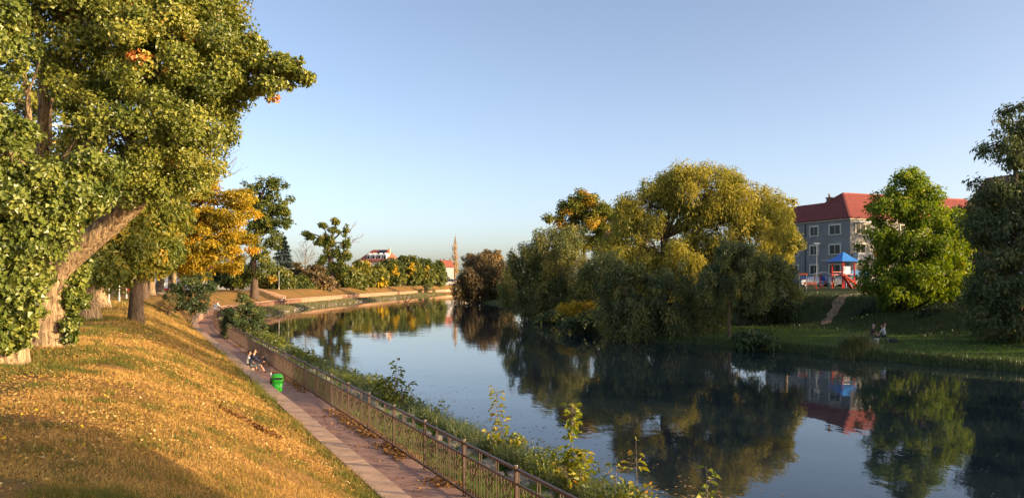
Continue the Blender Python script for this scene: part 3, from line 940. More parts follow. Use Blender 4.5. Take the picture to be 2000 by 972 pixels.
tree('golden_tree', 'golden yellow autumn tree with drooping sprays above the slope', 'tree', [gl(312, 104), P(313, 550, 104), P(330, 500, 104), P(370, 440, 103), P(405, 360, 103)], 0.55, 0.16,
     [ell(350, 380, 60, 50, 103, 4), ell(390, 405, 70, 48, 102, 5), ell(440, 440, 50, 42, 102, 4), ell(400, 475, 75, 45, 102, 5), ell(345, 500, 62, 32, 101, 4), ell(468, 395, 34, 22, 102, 2.4), ell(488, 412, 20, 17, 101.5, 1.6), ell(430, 505, 42, 30, 101, 3.5), ell(390, 355, 42, 22, 102, 3.4), ell(355, 440, 46, 46, 102, 4), ell(420, 325, 20, 14, 102, 1.5), ell(370, 530, 40, 14, 101, 2.5), ell(445, 470, 36, 30, 101, 3)],
     300, 1.15, 50000, 0.38, 'leaf_gold', 'bark_grey', 16, sides=14, base=0.42, cvar=0.2, lvar=0.15, up=0.5, flat=0.5, asp=0.5, shell=0.35, twig=0.5)
# bare twigs over the golden tree
def bare_twigs(root, starts, rng, mat, depth=3, r=0.03, spread=0.5, L=1.2, upb=0.25):
    b = MB()
    def grow(p, d, L, r, k):
        q = p + d * L
        b.tube(curve_pts([p, (p + q) / 2 + rng.normal(0, 0.06, 3) * L, q], 4), np.linspace(r, r * 0.5, 4), 4, cap=False)
        if k > 0:
            for _ in range(rng.integers(2, 4)):
                t = rng.uniform(0.4, 1.0)
                nd_ = unit(d + rng.normal(0, spread, 3) + np.array((0, 0, upb)))
                grow(p + d * L * t, nd_, L * rng.uniform(0.5, 0.8), r * 0.55, k - 1)
    for p, d, l in starts:
        grow(np.array(p, float), unit(np.array(d, float)), l, r, depth)
    return b.build('bare_twigs', mat, root)
gold = [o for o in C.objects if o.name == 'golden_tree'][0]
bare_twigs(gold, [(P(405, 340, 102), (0.25, 0, 1), 3.0), (P(420, 330, 102), (0.7, 0, 0.7), 2.5), (P(430, 350, 102), (1, 0, 0.4), 2.3), (P(440, 330, 102), (0.8, 0, 0.8), 2.1), (P(415, 320, 102), (0.6, 0, 1), 4.6)], np.random.default_rng(3), M['bark_grey'], 3, 0.045)

far_trunks = [(296, yl(296, -9), 0.4), (282, 82, 0.35), (340, yl(340, -11), 0.35), (262, 70, 0.3), (355, yl(355, -12), 0.35), (332, yl(332, -14), 0.3), (272, 98, 0.35)]
nth = ['nearest', 'second', 'third', 'fourth', 'fifth', 'sixth', 'seventh']
for k, (u, Y, r) in enumerate(far_trunks):
    base = gl(u, Y)
    c = np.array(base)
    s = 1.0
    ells = [(c[0], c[1], 7.5, 3.6, 3.2, 2.1), (c[0] + 1.5, c[1] - 1, 9.5, 3.2, 3, 2.4), (c[0] - 1.5, c[1] + 1, 10.0, 3.2, 3, 2.4)]
    tree('broadleaf_tree', 'mid sized tree with a bare trunk in the row beneath the golden canopy', 'tree',
         [base, c + (0, 0, 2.2), c + (0.1, 0, 4.5), c + (0.2, 0, 7.5)], r, r * 0.5, ells, 60, 1.1, 7000, 0.4, 'leaf_mid', ['bark', 'bark_dark'][k % 2], 20 + k, 'trees along the crest behind the golden tree', sides=12, base=0.45)

# shrubs by the path
def shrub(name, label, at, ells, nsub, subr, n, L, leafm, seed, cat='shrub', group=None, nst=9, bark='bark_dark', stemr=0.03, **kw):
    rng = np.random.default_rng(seed)
    root = thing(name, label, cat, at, group)
    b = MB()
    at = np.array(at, float)
    for k in range(nst):
        e = ells[k % len(ells)]
        tgt = np.array(e[:3]) + rng.normal(0, 0.35, 3) * np.array(e[3:6])
        s0 = at + np.array((rng.normal(0, 0.12), rng.normal(0, 0.12), 0))
        pts = bough(s0, tgt, rng, 0.1, 7)
        b.tube(pts, np.linspace(stemr, stemr * 0.3, 7), 5)
    b.build('stems', M[bark], root, smooth=True)
    cs, rs, ps = clumps(ells, nsub, subr, rng, kw.pop('shell', 0.4))
    V, F, T = foliage(ells, cs, rs, ps, n, L, rng, **kw)
    npmesh('foliage', V, [F], M[leafm], root, T)
    return root

shrub('round_shrub', 'dark round shrub at the wall beside the path end', gl(372, 70), [ell(372, 570, 42, 34, 70, 1.9), ell(395, 555, 28, 20, 70, 1.4), ell(350, 585, 24, 24, 70, 1.2), ell(375, 600, 26, 14, 70, 1.2), ell(335, 580, 14, 26, 69, 0.8)], 110, 0.42, 9000, 0.17, 'leaf_dark', 31, base=0.45)
shrub('sparse_shrub', 'sparse orange brown shrub left of the dark round shrub', gl(330, 66), [ell(332, 590, 18, 18, 66, 0.8), ell(318, 600, 14, 12, 66, 0.7)], 30, 0.25, 1100, 0.13, 'leaf_brown', 32, base=0.7)
sb = (float(XL(2.4, 61)), 61.0, -0.45)
shrub('bank_shrub', 'bushy dark green shrub leaning over the railing on the water side', sb, [ell(478, 618, 42, 30, 61, 1.7), ell(462, 640, 34, 22, 60, 1.3), ell(495, 645, 28, 22, 60, 1.3), ell(476, 595, 18, 22, 61, 0.9), ell(480, 578, 7, 12, 61, 0.4), ell(505, 612, 14, 14, 61, 0.7), ell(450, 612, 14, 12, 61, 0.7)], 150, 0.34, 12000, 0.15, 'leaf_dark', 33, base=0.5, hi=(0.25, 0.35))

# far left bank -----------------------------------------------------------------
tpb = gl(497, 132)
tree('tall_poplar', 'tall loose crowned tree standing by the far path wall', 'tree', [tpb, P(497, 540, 132), P(496, 500, 132), P(503, 440, 132), P(512, 380, 132)], 0.62, 0.2,
     [ell(505, 375, 36, 26, 132, 2.4), ell(545, 400, 24, 24, 132, 1.8), ell(480, 395, 24, 30, 132, 1.8), ell(555, 438, 22, 13, 132, 1.4), ell(528, 455, 20, 34, 132, 1.6), ell(495, 450, 18, 26, 132, 1.5), ell(530, 360, 24, 12, 132, 1.4), ell(515, 415, 30, 26, 132, 2), ell(548, 420, 14, 10, 132, 1), ell(505, 490, 18, 24, 132, 1.4), ell(512, 530, 26, 26, 133, 2.2), ell(478, 540, 18, 20, 133, 1.6)],
     210, 0.85, 13500, 0.42, 'leaf_mid', 'bark_dark', 41, sides=14, base=0.3, cvar=0.2, shell=0.35, limbr=0.22, twig=0.6)
YP_ = yl(648, -6.5)
base = gl(648, YP_)
hb = tree('pollarded_tree', 'tall gappy tree with tufted crooked limbs and dead branches', 'tree', [base, P(648, 530, YP_), P(646, 505, YP_), P(640, 480, YP_)], 0.55, 0.35,
     [ell(606, 462, 12, 8, YP_, 0.9), ell(622, 470, 13, 9, YP_, 1), ell(632, 440, 9, 10, YP_, 0.9), ell(636, 462, 9, 12, YP_, 0.9), ell(658, 432, 8, 10, YP_, 0.8), ell(655, 450, 11, 10, YP_, 1), ell(645, 470, 12, 12, YP_, 1), ell(636, 490, 11, 14, YP_, 1), ell(676, 450, 8, 14, YP_, 0.8), ell(674, 475, 11, 14, YP_, 1), ell(672, 500, 13, 14, YP_, 1), ell(630, 510, 9, 10, YP_, 1), ell(597, 455, 6, 5, YP_, .5), ell(650, 518, 10, 16, YP_, 1.0), ell(656, 492, 9, 14, YP_, 0.9), ell(640, 535, 12, 14, YP_, 1.2), ell(668, 530, 12, 16, YP_, 1.2)],
     140, 0.75, 10500, 0.48, 'leaf_mid', 'bark_dark', 42, sides=10, base=0.32, cvar=0.2, shell=0.2, limbr=0.26, twig=0.3)
ms = MB().tube(curve_pts([P(649, 540, YP_), P(664, 515, YP_), P(672, 485, YP_), P(677, 448, YP_)], 14), np.linspace(0.3, 0.06, 14), 8)
ms.build('second_stem', M['bark_dark'], hb, smooth=True)
ms = MB().tube(curve_pts([P(647, 525, YP_), P(640, 490, YP_), P(650, 455, YP_), P(659, 424, YP_)], 14), np.linspace(0.32, 0.05, 14), 8)
ms.build('leader_stem', M['bark_dark'], hb, smooth=True)
bare_twigs(hb, [(P(680, 480, YP_), (0.8, 0, 0.6), 2.2), (P(682, 455, YP_), (0.5, 0, 1), 2.0), (P(688, 470, YP_), (1, 0, 0.35), 1.8), (P(600, 462, YP_), (-1, 0, 0.2), 1.2), (P(604, 466, YP_), (-0.7, 0, -0.5), 1.4)], np.random.default_rng(4), M['bark_grey'], 2, 0.09, 0.4, upb=0.1)

rows = [  # u, v centre, ru, rv, Y, leaf material, tint base, label
    (610, 548, 33, 26, yl(610, -8.5), 'leaf_brown', 0.45, 'brownish round tree right of the double lamp'),
    (585, 558, 21, 18, yl(585, -10), 'leaf_far', 0.35, 'small dark tree between spruce and brownish tree'),
    (575, 543, 21, 24, yl(575, -14), 'leaf_brown', 0.3, 'dull brown tree under the bare crown'),
    (540, 548, 31, 30, yl(540, -11), 'leaf_far', 0.5, 'olive tree behind the far stairs'),
    (455, 538, 39, 28, yl(455, -9), 'leaf_dark', 0.55, 'dark tree below the golden canopy edge'),
    (680, 548, 29, 22, yl(680, -8), 'leaf_far', 0.55, 'olive tree right of the gappy tall tree'),
    (705, 535, 27, 26, yl(705, -9), 'leaf_far', 0.55, 'green tree in front of the dormered red roof'),
    (732, 541, 23, 22, yl(732, -7), 'leaf_far', 0.6, 'leaning two stemmed green tree on the far slope'),
    (765, 533, 21, 26, yl(765, -8), 'leaf_far', 0.35, 'dark green tree left of the yellow patched pair'),
    (795, 528, 27, 30, yl(795, -8.5), 'leaf_far', 0.5, 'large round tree with a yellow patch over the far path'),
    (826, 533, 21, 26, yl(826, -8), 'leaf_far', 0.45, 'round tree with bright yellow side near the bend'),
    (848, 535, 19, 24, yl(848, -7.5), 'leaf_far', 0.4, 'dark round tree closest to the bend'),
    (660, 543, 27, 30, yl(660, -12), 'leaf_far', 0.3, 'dark tree behind the gappy tall tree'),
    (630, 555, 23, 18, yl(630, -11), 'leaf_brown', 0.4, 'low brown tree behind the path wall'),
]
for k, (u, v, ru, rv, Y, lm, tb, lab) in enumerate(rows):
    base = gl(u, Y); c = np.array(base)
    ells = [ell(u, v, ru * 0.8, rv * 0.8, Y), ell(u - ru * 0.4, v + rv * 0.25, ru * 0.6, rv * 0.6, Y), ell(u + ru * 0.4, v + rv * 0.2, ru * 0.6, rv * 0.6, Y), ell(u + ru * 0.1, v - rv * 0.45, ru * 0.55, rv * 0.55, Y)]
    extra = None
    if 'yellow' in lab:
        rg = np.random.default_rng(90 + k)
        e2 = [ell(u + 6, v - 2, ru * 0.42, rv * 0.55, Y - ru * Y / FPX * 0.75, 0.8)]
        c2, r2, p2 = clumps(e2, 14, 0.6, rg, 0.2)
        extra = [foliage(e2, c2, r2, p2, 500, 0.5, rg, base=1.0, cvar=0.02, lvar=0.05)]
    tree('round_tree', lab, 'tree', [base, P(u, v + rv, Y), P(u + 1, v + rv * 0.4, Y), P(u, v - rv * 0.2, Y)], 0.22, 0.12, ells, 75, 0.0066 * Y, 6800, 0.0041 * Y, lm, 'bark_dark', 50 + k, 'trees along the far left bank', sides=8, base=tb, extra=extra)
# spruce
YSP = yl(553, -16)
base = gl(553, YSP); c = np.array(base)
sp = thing('spruce_tree', 'dark pointed spruce behind the double lamp', 'tree', base)
MB().tube([c, c + (0, 0, 6), c + (0, 0, 12.6)], [0.25, 0.15, 0.02], 8).build('trunk', M['bark_dark'], sp)
rg = np.random.default_rng(6)
n = 5200
zt = rg.random(n) ** 0.8; lay = np.clip(zt * 14 + rg.normal(0, 0.35, n), 0, 13.9); zt = lay / 14; kk = rg.integers(0, 9, n); ang = kk * 0.698 + np.floor(lay) * 0.83 + rg.normal(0, 0.12, n)
rad = (1 - np.floor(zt * 14) / 14.0) ** 0.8 * 4.3 * rg.random(n) ** 0.55 * (0.65 + 0.5 * hash3(kk.astype(float), np.floor(lay), 0 * lay, 3))
p_ = np.stack([c[0] + np.cos(ang) * rad, c[1] + np.sin(ang) * rad, c[2] + 1.5 + np.floor(zt * 14) / 14 * 11.2 - rad * 0.28 + rg.normal(0, 0.16, n) + 0.5 * hash3(kk.astype(float), np.floor(lay), 0 * lay, 9)], -1)
out = np.stack([np.cos(ang), np.sin(ang), -0.4 + 0 * ang], -1)
V_, F_ = leaf_np(p_, unit(np.array((0, 0, 1.0)) + 0.5 * rdir(rg, n)), unit(out + 0.4 * rdir(rg, n)), np.full(n, 0.5), np.full(n, 0.22))
npmesh('crown', V_, [F_], M['needle'], sp, np.repeat(np.clip(rg.normal(0.4, 0.25, n), 0, 1), 2))
# bare tree
base = gl(596, yl(596, -15)); c = np.array(base)
bt = thing('bare_tree', 'leafless pale twigged tree rising behind the brown trees', 'tree', base)
MB().tube([c, c + (0, 0, 5), c + (0.2, 0, 9)], [0.2, 0.14, 0.08], 7).build('trunk', M['bark_grey'], bt)
bare_twigs(bt, [(c + (0, 0, 6), (x, 0.3 * x, 1), 2.6) for x in (-0.9, -0.5, -0.1, 0.3, 0.6, 1.0)] + [(c + (0.2, 0, 9), (x, 0, 1), 1.8) for x in (-0.5, 0, 0.5)], np.random.default_rng(8), M['bark_grey'], 3, 0.07, 0.45)
# lombardy poplar, almost bare
base = P(889, 551, 345); c = np.array(base)
lp = thing('bare_poplar', 'tall slender almost bare poplar at the bend', 'tree', base)
MB().tube([c, c + (0, 0, 11), c + (0.3, 0, 21.5)], [0.4, 0.22, 0.03], 8).build('trunk', M['bark'], lp)
rg = np.random.default_rng(9); b = MB()
for k in range(250):
    h = rg.uniform(1.5, 19); a = rg.uniform(0, 6.28); L = rg.uniform(2.0, 5.0) * (1 - h / 28)
    s = c + (0, 0, h); wdt = rg.uniform(0.5, 2.1) * math.sin(min(1, h / 20 + 0.12) * math.pi) ** 0.6
    q = s + (math.cos(a) * wdt, math.sin(a) * wdt, L)
    b.tube(curve_pts([s, s * 0.4 + q * 0.6 + (math.cos(a) * 0.3, math.sin(a) * 0.3, -0.3), q], 4), [0.09, 0.07, 0.06, 0.04], 3, cap=False)
b.build('branches', M['bark'], lp)
e2 = [(c[0], c[1], c[2] + 6, 1.3, 1.2, 4.5)]
c2, r2, p2 = clumps(e2, 30, 0.5, rg, 0.2)
V_, F_, T_ = foliage(e2, c2, r2, p2, 500, 0.4, rg, base=0.9)
npmesh('crown', V_, [F_], M['leaf_far'], lp, T_)
# low bush at the bend
shrub('bank_shrub', 'low grey green bush at the water edge by the bend', (float(XL(2.3, 272)), 272.0, -0.6), [ell(838, 561, 18, 10, 272, 2.2), ell(828, 567, 12, 6, 272, 2)], 30, 0.7, 1500, 0.4, 'leaf_bluewillow', 61, base=0.6)

# ------------------------------------------------------------------ trees of the right bank
tree('willow_tree', 'brownish thinning willow furthest along the right bank', 'tree', [gr(945, 182), P(945, 560, 182), P(940, 540, 182)], 0.4, 0.25,
     [ell(930, 545, 36, 30, 182, 3.5), ell(960, 535, 34, 34, 184, 3.5), ell(905, 560, 22, 20, 180, 2.5), ell(945, 510, 32, 16, 188, 3), ell(985, 545, 26, 34, 180, 3)], 150, 1.3, 20000, 0.55, 'leaf_brown', 'bark_grey', 71, weep=0.8, base=0.5, twig=0.6)
tree('autumn_tree', 'far tree with thin orange top behind the brownish willow', 'tree', [gr(955, 235), P(955, 540, 235), P(955, 510, 235)], 0.4, 0.2, [ell(960, 500, 26, 14, 235, 3), ell(920, 508, 20, 12, 235, 2.5), ell(985, 510, 20, 18, 235, 3)], 50, 1.2, 5000, 0.6, 'leaf_brown', 'bark_grey', 72, base=0.65, twig=0.8)
tree('weeping_willow', 'drooping dark green willow at the narrowing of the river', 'tree', [gr(1085, 106), P(1080, 590, 106), P(1072, 540, 106), P(1070, 490, 106)], 0.45, 0.2,
     [ell(1075, 480, 62, 40, 106, 4), ell(1035, 520, 48, 50, 105, 3.5), ell(1105, 520, 50, 60, 104, 3.5), ell(1010, 560, 34, 36, 104, 2.5), ell(1060, 575, 48, 40, 103, 3), ell(1130, 570, 32, 40, 103, 2.5), ell(1110, 450, 36, 18, 107, 2.5), ell(1045, 605, 26, 22, 102, 2)],
     330, 0.8, 52000, 0.36, 'leaf_bluewillow', 'bark_dark', 73, weep=1.0, asp=0.32, base=0.62, cvar=0.2, hi=(0.3, 0.3))
tree('autumn_tree', 'taller tree with orange tinged top behind the drooping willow', 'tree', [gr(1140, 122), P(1140, 520, 122), P(1138, 440, 122), P(1130, 400, 122)], 0.45, 0.12,
     [ell(1125, 395, 32, 24, 122, 2.4), ell(1160, 410, 34, 30, 122, 2.6), ell(1110, 430, 26, 26, 122, 2.2), ell(1150, 455, 46, 40, 122, 3), ell(1185, 440, 26, 40, 122, 2.4), ell(1076, 425, 8, 10, 121, 0.8)], 150, 0.95, 19000, 0.38, 'leaf_mid', 'bark_grey', 74, base=0.55, cvar=0.2, hi=(0.15, 0.4), shell=0.4)
tree('big_willow', 'largest willow with broad domed crown lit golden at the top', 'tree', [gr(1305, 76), P(1300, 560, 76), P(1298, 500, 76), P(1297, 465, 76)], 0.6, 0.35,
     [ell(1300, 540, 60, 30, 75, 3), ell(1370, 365, 95, 48, 76, 4.5), ell(1440, 390, 68, 50, 76, 4), ell(1270, 400, 62, 50, 76, 4), ell(1480, 450, 50, 55, 75, 3.5), ell(1400, 440, 70, 50, 75, 4), ell(1230, 440, 34, 50, 76, 3), ell(1350, 500, 90, 30, 74, 3.5), ell(1440, 510, 60, 40, 74, 3), ell(1330, 345, 45, 26, 76, 3), ell(1500, 400, 30, 40, 76, 2.5), ell(1195, 500, 40, 40, 76, 3), ell(1255, 510, 40, 26, 75, 2.5)],
     520, 0.8, 96000, 0.32, 'leaf_willow', 'bark_dark', 75, weep=0.55, asp=0.3, base=0.5, cvar=0.15, shell=0.62, limbr=0.22)
tree('slender_tree', 'loose branched tree between big willow and grey house', 'tree', [gr(1535, 82), P(1535, 520, 82), P(1530, 450, 82), P(1535, 400, 82)], 0.22, 0.07,
     [ell(1530, 405, 22, 16, 82, 1.4), ell(1520, 440, 26, 26, 82, 1.6), ell(1545, 470, 18, 26, 82, 1.4), ell(1525, 490, 30, 30, 82, 1.8)], 80, 0.6, 8500, 0.27, 'leaf_willow', 'bark_grey', 76, base=0.4, shell=0.3, twig=0.8)
tree('shore_willow', 'low blue green willow overhanging the water left of the lawn', 'tree', [gr(1290, 69), P(1290, 620, 68), P(1288, 580, 67.5), P(1285, 550, 67)], 0.25, 0.12,
     [ell(1240, 555, 60, 40, 67, 2.6), ell(1310, 570, 70, 50, 67, 2.8), ell(1215, 600, 50, 36, 66, 2.2), ell(1290, 620, 80, 34, 66, 2.5), ell(1370, 600, 60, 50, 67, 2.5), ell(1180, 520, 45, 36, 70, 2.6), ell(1330, 650, 90, 18, 65.5, 1.5), ell(1225, 645, 50, 20, 65.5, 1.5)],
     300, 0.62, 42000, 0.29, 'leaf_bluewillow', 'bark_dark', 77, weep=0.4, asp=0.34, base=0.45, cvar=0.2)
tree('small_tree', 'small dark tree with thin bare stem left of the lawn', 'tree', [gr(1424, 62), P(1424, 620, 62), P(1425, 570, 62), P(1440, 520, 62)], 0.12, 0.06,
     [ell(1440, 510, 55, 36, 62, 2), ell(1490, 520, 50, 40, 62.5, 2), ell(1400, 545, 36, 30, 62, 1.6), ell(1450, 560, 60, 34, 62, 2), ell(1530, 540, 36, 36, 63, 1.8), ell(1430, 480, 30, 18, 62, 1.4)], 190, 0.52, 26000, 0.22, 'leaf_bluewillow', 'bark_dark', 78, asp=0.4, base=0.5, cvar=0.18, weep=0.2)
tree('walnut_tree', 'broad bright green walnut tree in front of the grey house', 'tree', [gr(1800, 70), P(1798, 560, 70), P(1795, 480, 70), P(1785, 390, 70)], 0.3, 0.1,
     [ell(1770, 365, 32, 36, 70, 1.8), ell(1735, 410, 36, 36, 70, 2), ell(1800, 410, 50, 40, 70, 2.4), ell(1725, 480, 44, 40, 70, 2.2), ell(1790, 480, 70, 50, 69.5, 3), ell(1845, 480, 50, 45, 70, 2.4), ell(1730, 545, 42, 30, 69, 2), ell(1800, 545, 70, 36, 69, 2.6), ell(1870, 535, 34, 34, 70, 2), ell(1740, 575, 40, 18, 68.5, 1.6), ell(1820, 575, 40, 18, 68.5, 1.6), ell(1865, 440, 26, 30, 70.5, 1.6), ell(1775, 340, 14, 14, 70, 0.7), ell(1815, 375, 14, 16, 70, 0.7)],
     480, 0.72, 46000, 0.32, 'leaf_walnut', 'bark_grey', 79, asp=0.42, base=0.42, cvar=0.15, hi=(0.06, 0.25), shell=0.4)
tree('dark_tree', 'large dark feathery tree at the right edge', 'tree', [gr(1985, 56), P(1985, 600, 56), P(1980, 480, 56), P(1985, 300, 56)], 0.5, 0.12,
     [ell(1995, 230, 40, 40, 56, 1.8), ell(1975, 290, 36, 30, 56, 1.8), ell(2020, 300, 60, 60, 57, 2.4), ell(1960, 390, 50, 40, 56.5, 2.2), ell(1995, 470, 80, 70, 55, 3), ell(1945, 540, 60, 60, 54, 2.6), ell(2010, 600, 80, 70, 53, 3), ell(1950, 620, 50, 50, 53, 2.2), ell(2060, 450, 70, 120, 55, 3), ell(1930, 290, 12, 10, 56, 0.5), ell(1935, 370, 30, 26, 56, 1.5), ell(1915, 440, 36, 40, 56, 1.8)],
     420, 0.7, 46000, 0.29, 'leaf_bluewillow', 'bark_dark', 80, asp=0.4, base=0.35, cvar=0.15, weep=0.15, shell=0.5)
tree('brown_tree', 'olive brown tree tucked between walnut and dark edge tree', 'tree', [gr(1910, 84), P(1908, 520, 84), P(1905, 440, 84)], 0.25, 0.1,
     [ell(1895, 410, 36, 26, 84, 2.2), ell(1930, 430, 36, 36, 84, 2.2), ell(1900, 470, 50, 40, 84, 2.6), ell(1915, 530, 46, 40, 83, 2.6)], 120, 0.75, 14000, 0.3, 'leaf_brown', 'bark_dark', 81, base=0.3)
tree('brown_tree', 'reddish brown tree behind the big willow trunk', 'tree', [gr(1255, 96), P(1255, 540, 96), P(1250, 480, 96)], 0.3, 0.12,
     [ell(1230, 480, 55, 50, 96, 3.5), ell(1300, 500, 60, 45, 96, 3.5), ell(1210, 550, 50, 40, 94, 3), ell(1380, 520, 60, 45, 96, 3.5), ell(1290, 560, 60, 30, 94, 3)], 150, 0.9, 16000, 0.36, 'leaf_brown', 'bark_dark', 82, base=0.3)
tree('street_tree', 'dark tree standing behind the ivy clad trunk at left', 'tree', [gl(60, 40), P(60, 540, 40), P(60, 480, 40), P(65, 380, 40)], 0.3, 0.15,
     [ell(60, 470, 90, 60, 40, 3), ell(-40, 480, 90, 70, 40, 3), ell(110, 520, 60, 40, 41, 2.4), ell(40, 350, 110, 90, 41, 3), ell(120, 400, 70, 60, 42, 3), ell(60, 220, 130, 90, 41, 3), ell(-20, 560, 60, 40, 39, 2)], 240, 0.8, 26000, 0.24, 'leaf_mid', 'bark_dark', 83, base=0.3)
# dark undergrowth on the right slope
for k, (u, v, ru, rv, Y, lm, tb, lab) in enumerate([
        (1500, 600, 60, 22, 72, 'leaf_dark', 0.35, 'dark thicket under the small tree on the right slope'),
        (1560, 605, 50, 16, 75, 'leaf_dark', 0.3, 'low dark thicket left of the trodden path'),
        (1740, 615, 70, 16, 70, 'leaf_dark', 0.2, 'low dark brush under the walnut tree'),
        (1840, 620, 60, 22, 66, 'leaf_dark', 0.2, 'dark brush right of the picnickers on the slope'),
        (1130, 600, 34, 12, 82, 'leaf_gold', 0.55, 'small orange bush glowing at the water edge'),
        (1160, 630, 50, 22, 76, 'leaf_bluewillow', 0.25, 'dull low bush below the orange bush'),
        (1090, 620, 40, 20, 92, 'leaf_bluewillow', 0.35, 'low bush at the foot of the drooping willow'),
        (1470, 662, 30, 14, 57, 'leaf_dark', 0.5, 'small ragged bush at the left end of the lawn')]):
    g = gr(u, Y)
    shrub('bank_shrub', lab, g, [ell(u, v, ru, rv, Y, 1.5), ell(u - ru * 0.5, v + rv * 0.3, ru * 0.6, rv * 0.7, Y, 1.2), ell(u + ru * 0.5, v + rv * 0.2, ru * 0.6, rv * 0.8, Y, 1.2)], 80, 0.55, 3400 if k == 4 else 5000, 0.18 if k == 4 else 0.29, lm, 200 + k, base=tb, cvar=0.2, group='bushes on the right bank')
# out of frame, on the sunny side: they cast the evening shade over the lawn and across the left slope
for k, (x, y, h, w_) in enumerate([(44, 47, 11, 4.5), (52, 42, 11, 5), (46, 56, 9, 4), (57, 52, 11, 5), (58, 6.9, 24, 3.2), (58, 15.6, 24, 1.8), (12.5, 0.2, 10, 2.9), (70, 110, 14, 5), (58, 19.5, 22, 1.3)]):
    z = float(zr(np.array([x]), np.array([y]))[0]) if k != 6 else -0.3
    c = np.array((x, y, z))
    tree('bank_tree', ['leafy tree right of the frame behind the picnic lawn', 'leafy tree further right of the frame', 'shorter leafy tree right of the frame near the houses', 'tall leafy tree right of the frame near the street', 'slim tree on the right bank upstream of the view', 'second slim tree on the right bank upstream of the view', 'young tree on the near bank beside the photographer', 'tall tree right of the grey house', 'slender poplar on the right bank upstream of the view'][k], 'tree',
         [c, c + (0, 0, h * 0.3), c + (0.1, 0.1, h * 0.55), c + (0, 0, h * 0.8)], 0.25, 0.1, [(x, y, z + h * 0.7, w_, w_, h * 0.3), (x, y, z + h * 0.42, w_ * 0.9, w_ * 0.9, h * 0.25), (x + 0.3, y, z + h * 0.85, w_ * 0.5, w_ * 0.5, h * 0.15)], 160, 0.8, 10000 if k in (4, 5, 6, 8) else 3500, 0.55, 'leaf_mid', 'bark_dark', 300 + k, 'trees outside the frame on the sunny side', sides=8)
# far wood closing the horizon
rg = np.random.default_rng(400)
ells = [(x, 470 + rg.uniform(-15, 15), 2.3 + rg.uniform(3, 6), rg.uniform(8, 14), 6, rg.uniform(4, 8)) for x in np.arange(-330, 430, 11)]
ells += [(-75 - rg.uniform(0, 60), y, 2.5 + rg.uniform(2, 4), 6, rg.uniform(5, 8), rg.uniform(3, 6)) for y in np.arange(130, 330, 9)]
ells += [(60 + rg.uniform(0, 60), y, 3.5 + rg.uniform(2, 4), 6, rg.uniform(5, 8), rg.uniform(3, 6)) for y in np.arange(150, 330, 10)]
cs, rs, ps = clumps(ells, 1100, 1.8, rg, 0.5)
V_, F_, T_ = foliage(ells, cs, rs, ps, 24000, 1.2, rg, base=0.4)
tag(npmesh('far_woodland', V_, [F_], M['leaf_far'], None, T_), 'hazy belt of far off woodland closing the horizon', 'woodland', kind='stuff')

# ------------------------------------------------------------------ houses
class Frame:
    """local frame of a building: origin, axis q (along the front), axis p (into depth), z up"""
    def __init__(s, o, ang):
        s.o = np.array(o, float); s.q = np.array((math.cos(ang), math.sin(ang), 0)); s.p = np.array((-math.sin(ang), math.cos(ang), 0)); s.z = np.array((0, 0, 1.0))

    def __call__(s, q, p, z): return s.o + s.q * q + s.p * p + s.z * z


def fbox(mb, f, q0, q1, p0, p1, z0, z1):
    V = [f(q, p, z) for z in (z0, z1) for p in (p0, p1) for q in (q0, q1)]
    return mb.add(V, [(0, 2, 3, 1), (4, 5, 7, 6), (0, 1, 5, 4), (2, 6, 7, 3), (0, 4, 6, 2), (1, 3, 7, 5)])


def window_on(f, side, a, z, w, h, root, frame_m='cream', trim=0.22, sill=True, bars=1, depth=0.14):
    """side 'q0': facade in the plane q=0 (outside towards -q), running along p; 'p0': plane p=0 running along q"""
    def B(mb, a0, a1, d0, d1, z0, z1):
        return fbox(mb, f, d0, d1, a0, a1, z0, z1) if side == 'q0' else fbox(mb, f, a0, a1, d0, d1, z0, z1)
    wn_ = B(MB(), a - w / 2 - trim, a - w / 2, -0.09, 0.0, z - h / 2 - trim * 0.5, z + h / 2 + trim)
    B(wn_, a + w / 2, a + w / 2 + trim, -0.09, 0.0, z - h / 2 - trim * 0.5, z + h / 2 + trim)
    B(wn_, a - w / 2, a + w / 2, -0.085, 0.0, z + h / 2, z + h / 2 + trim)
    B(wn_, a - w / 2 - 0.02, a + w / 2 + 0.02, -0.12, 0.0, z - h / 2 - trim * 0.6, z - h / 2)
    win = wn_.build('window', M[frame_m], root)
    B(MB(), a - w / 2, a + w / 2, -0.012, 0.0, z - h / 2, z + h / 2).build('pane', M['glass'], win)
    m = MB()
    for k in range(bars):
        c = a - w / 2 + w * (k + 1) / (bars + 1)
        B(m, c - 0.035, c + 0.035, -0.05, -0.013, z - h / 2, z + h / 2)
    m.build('mullion', M['cream'], win)
    return win


gh = thing('grey_house', 'blue grey three storey house with red tiled hip roof and cream window frames', 'house', (50.6, 118, 3.3))
fh = Frame((50.6, 118, 0), math.atan2(0.37, 0.93))
# body: main block + wing, in plane q=0 for the dark left facade
w_ = MB(); fbox(w_, fh, 0, 36, 0, 12, 2.6, 13.5); w_.build('wall', M['facade'], gh)
w_ = MB(); fbox(w_, fh, 0.0, 7, 12.0, 19, 2.6, 13.5); w_.build('wing_wall', M['facade'], gh)
# eaves cornice
w_ = MB(); fbox(w_, fh, -0.25, 36.2, -0.25, 19.2, 13.5, 13.75); w_.build('cornice', M['cream'], gh)


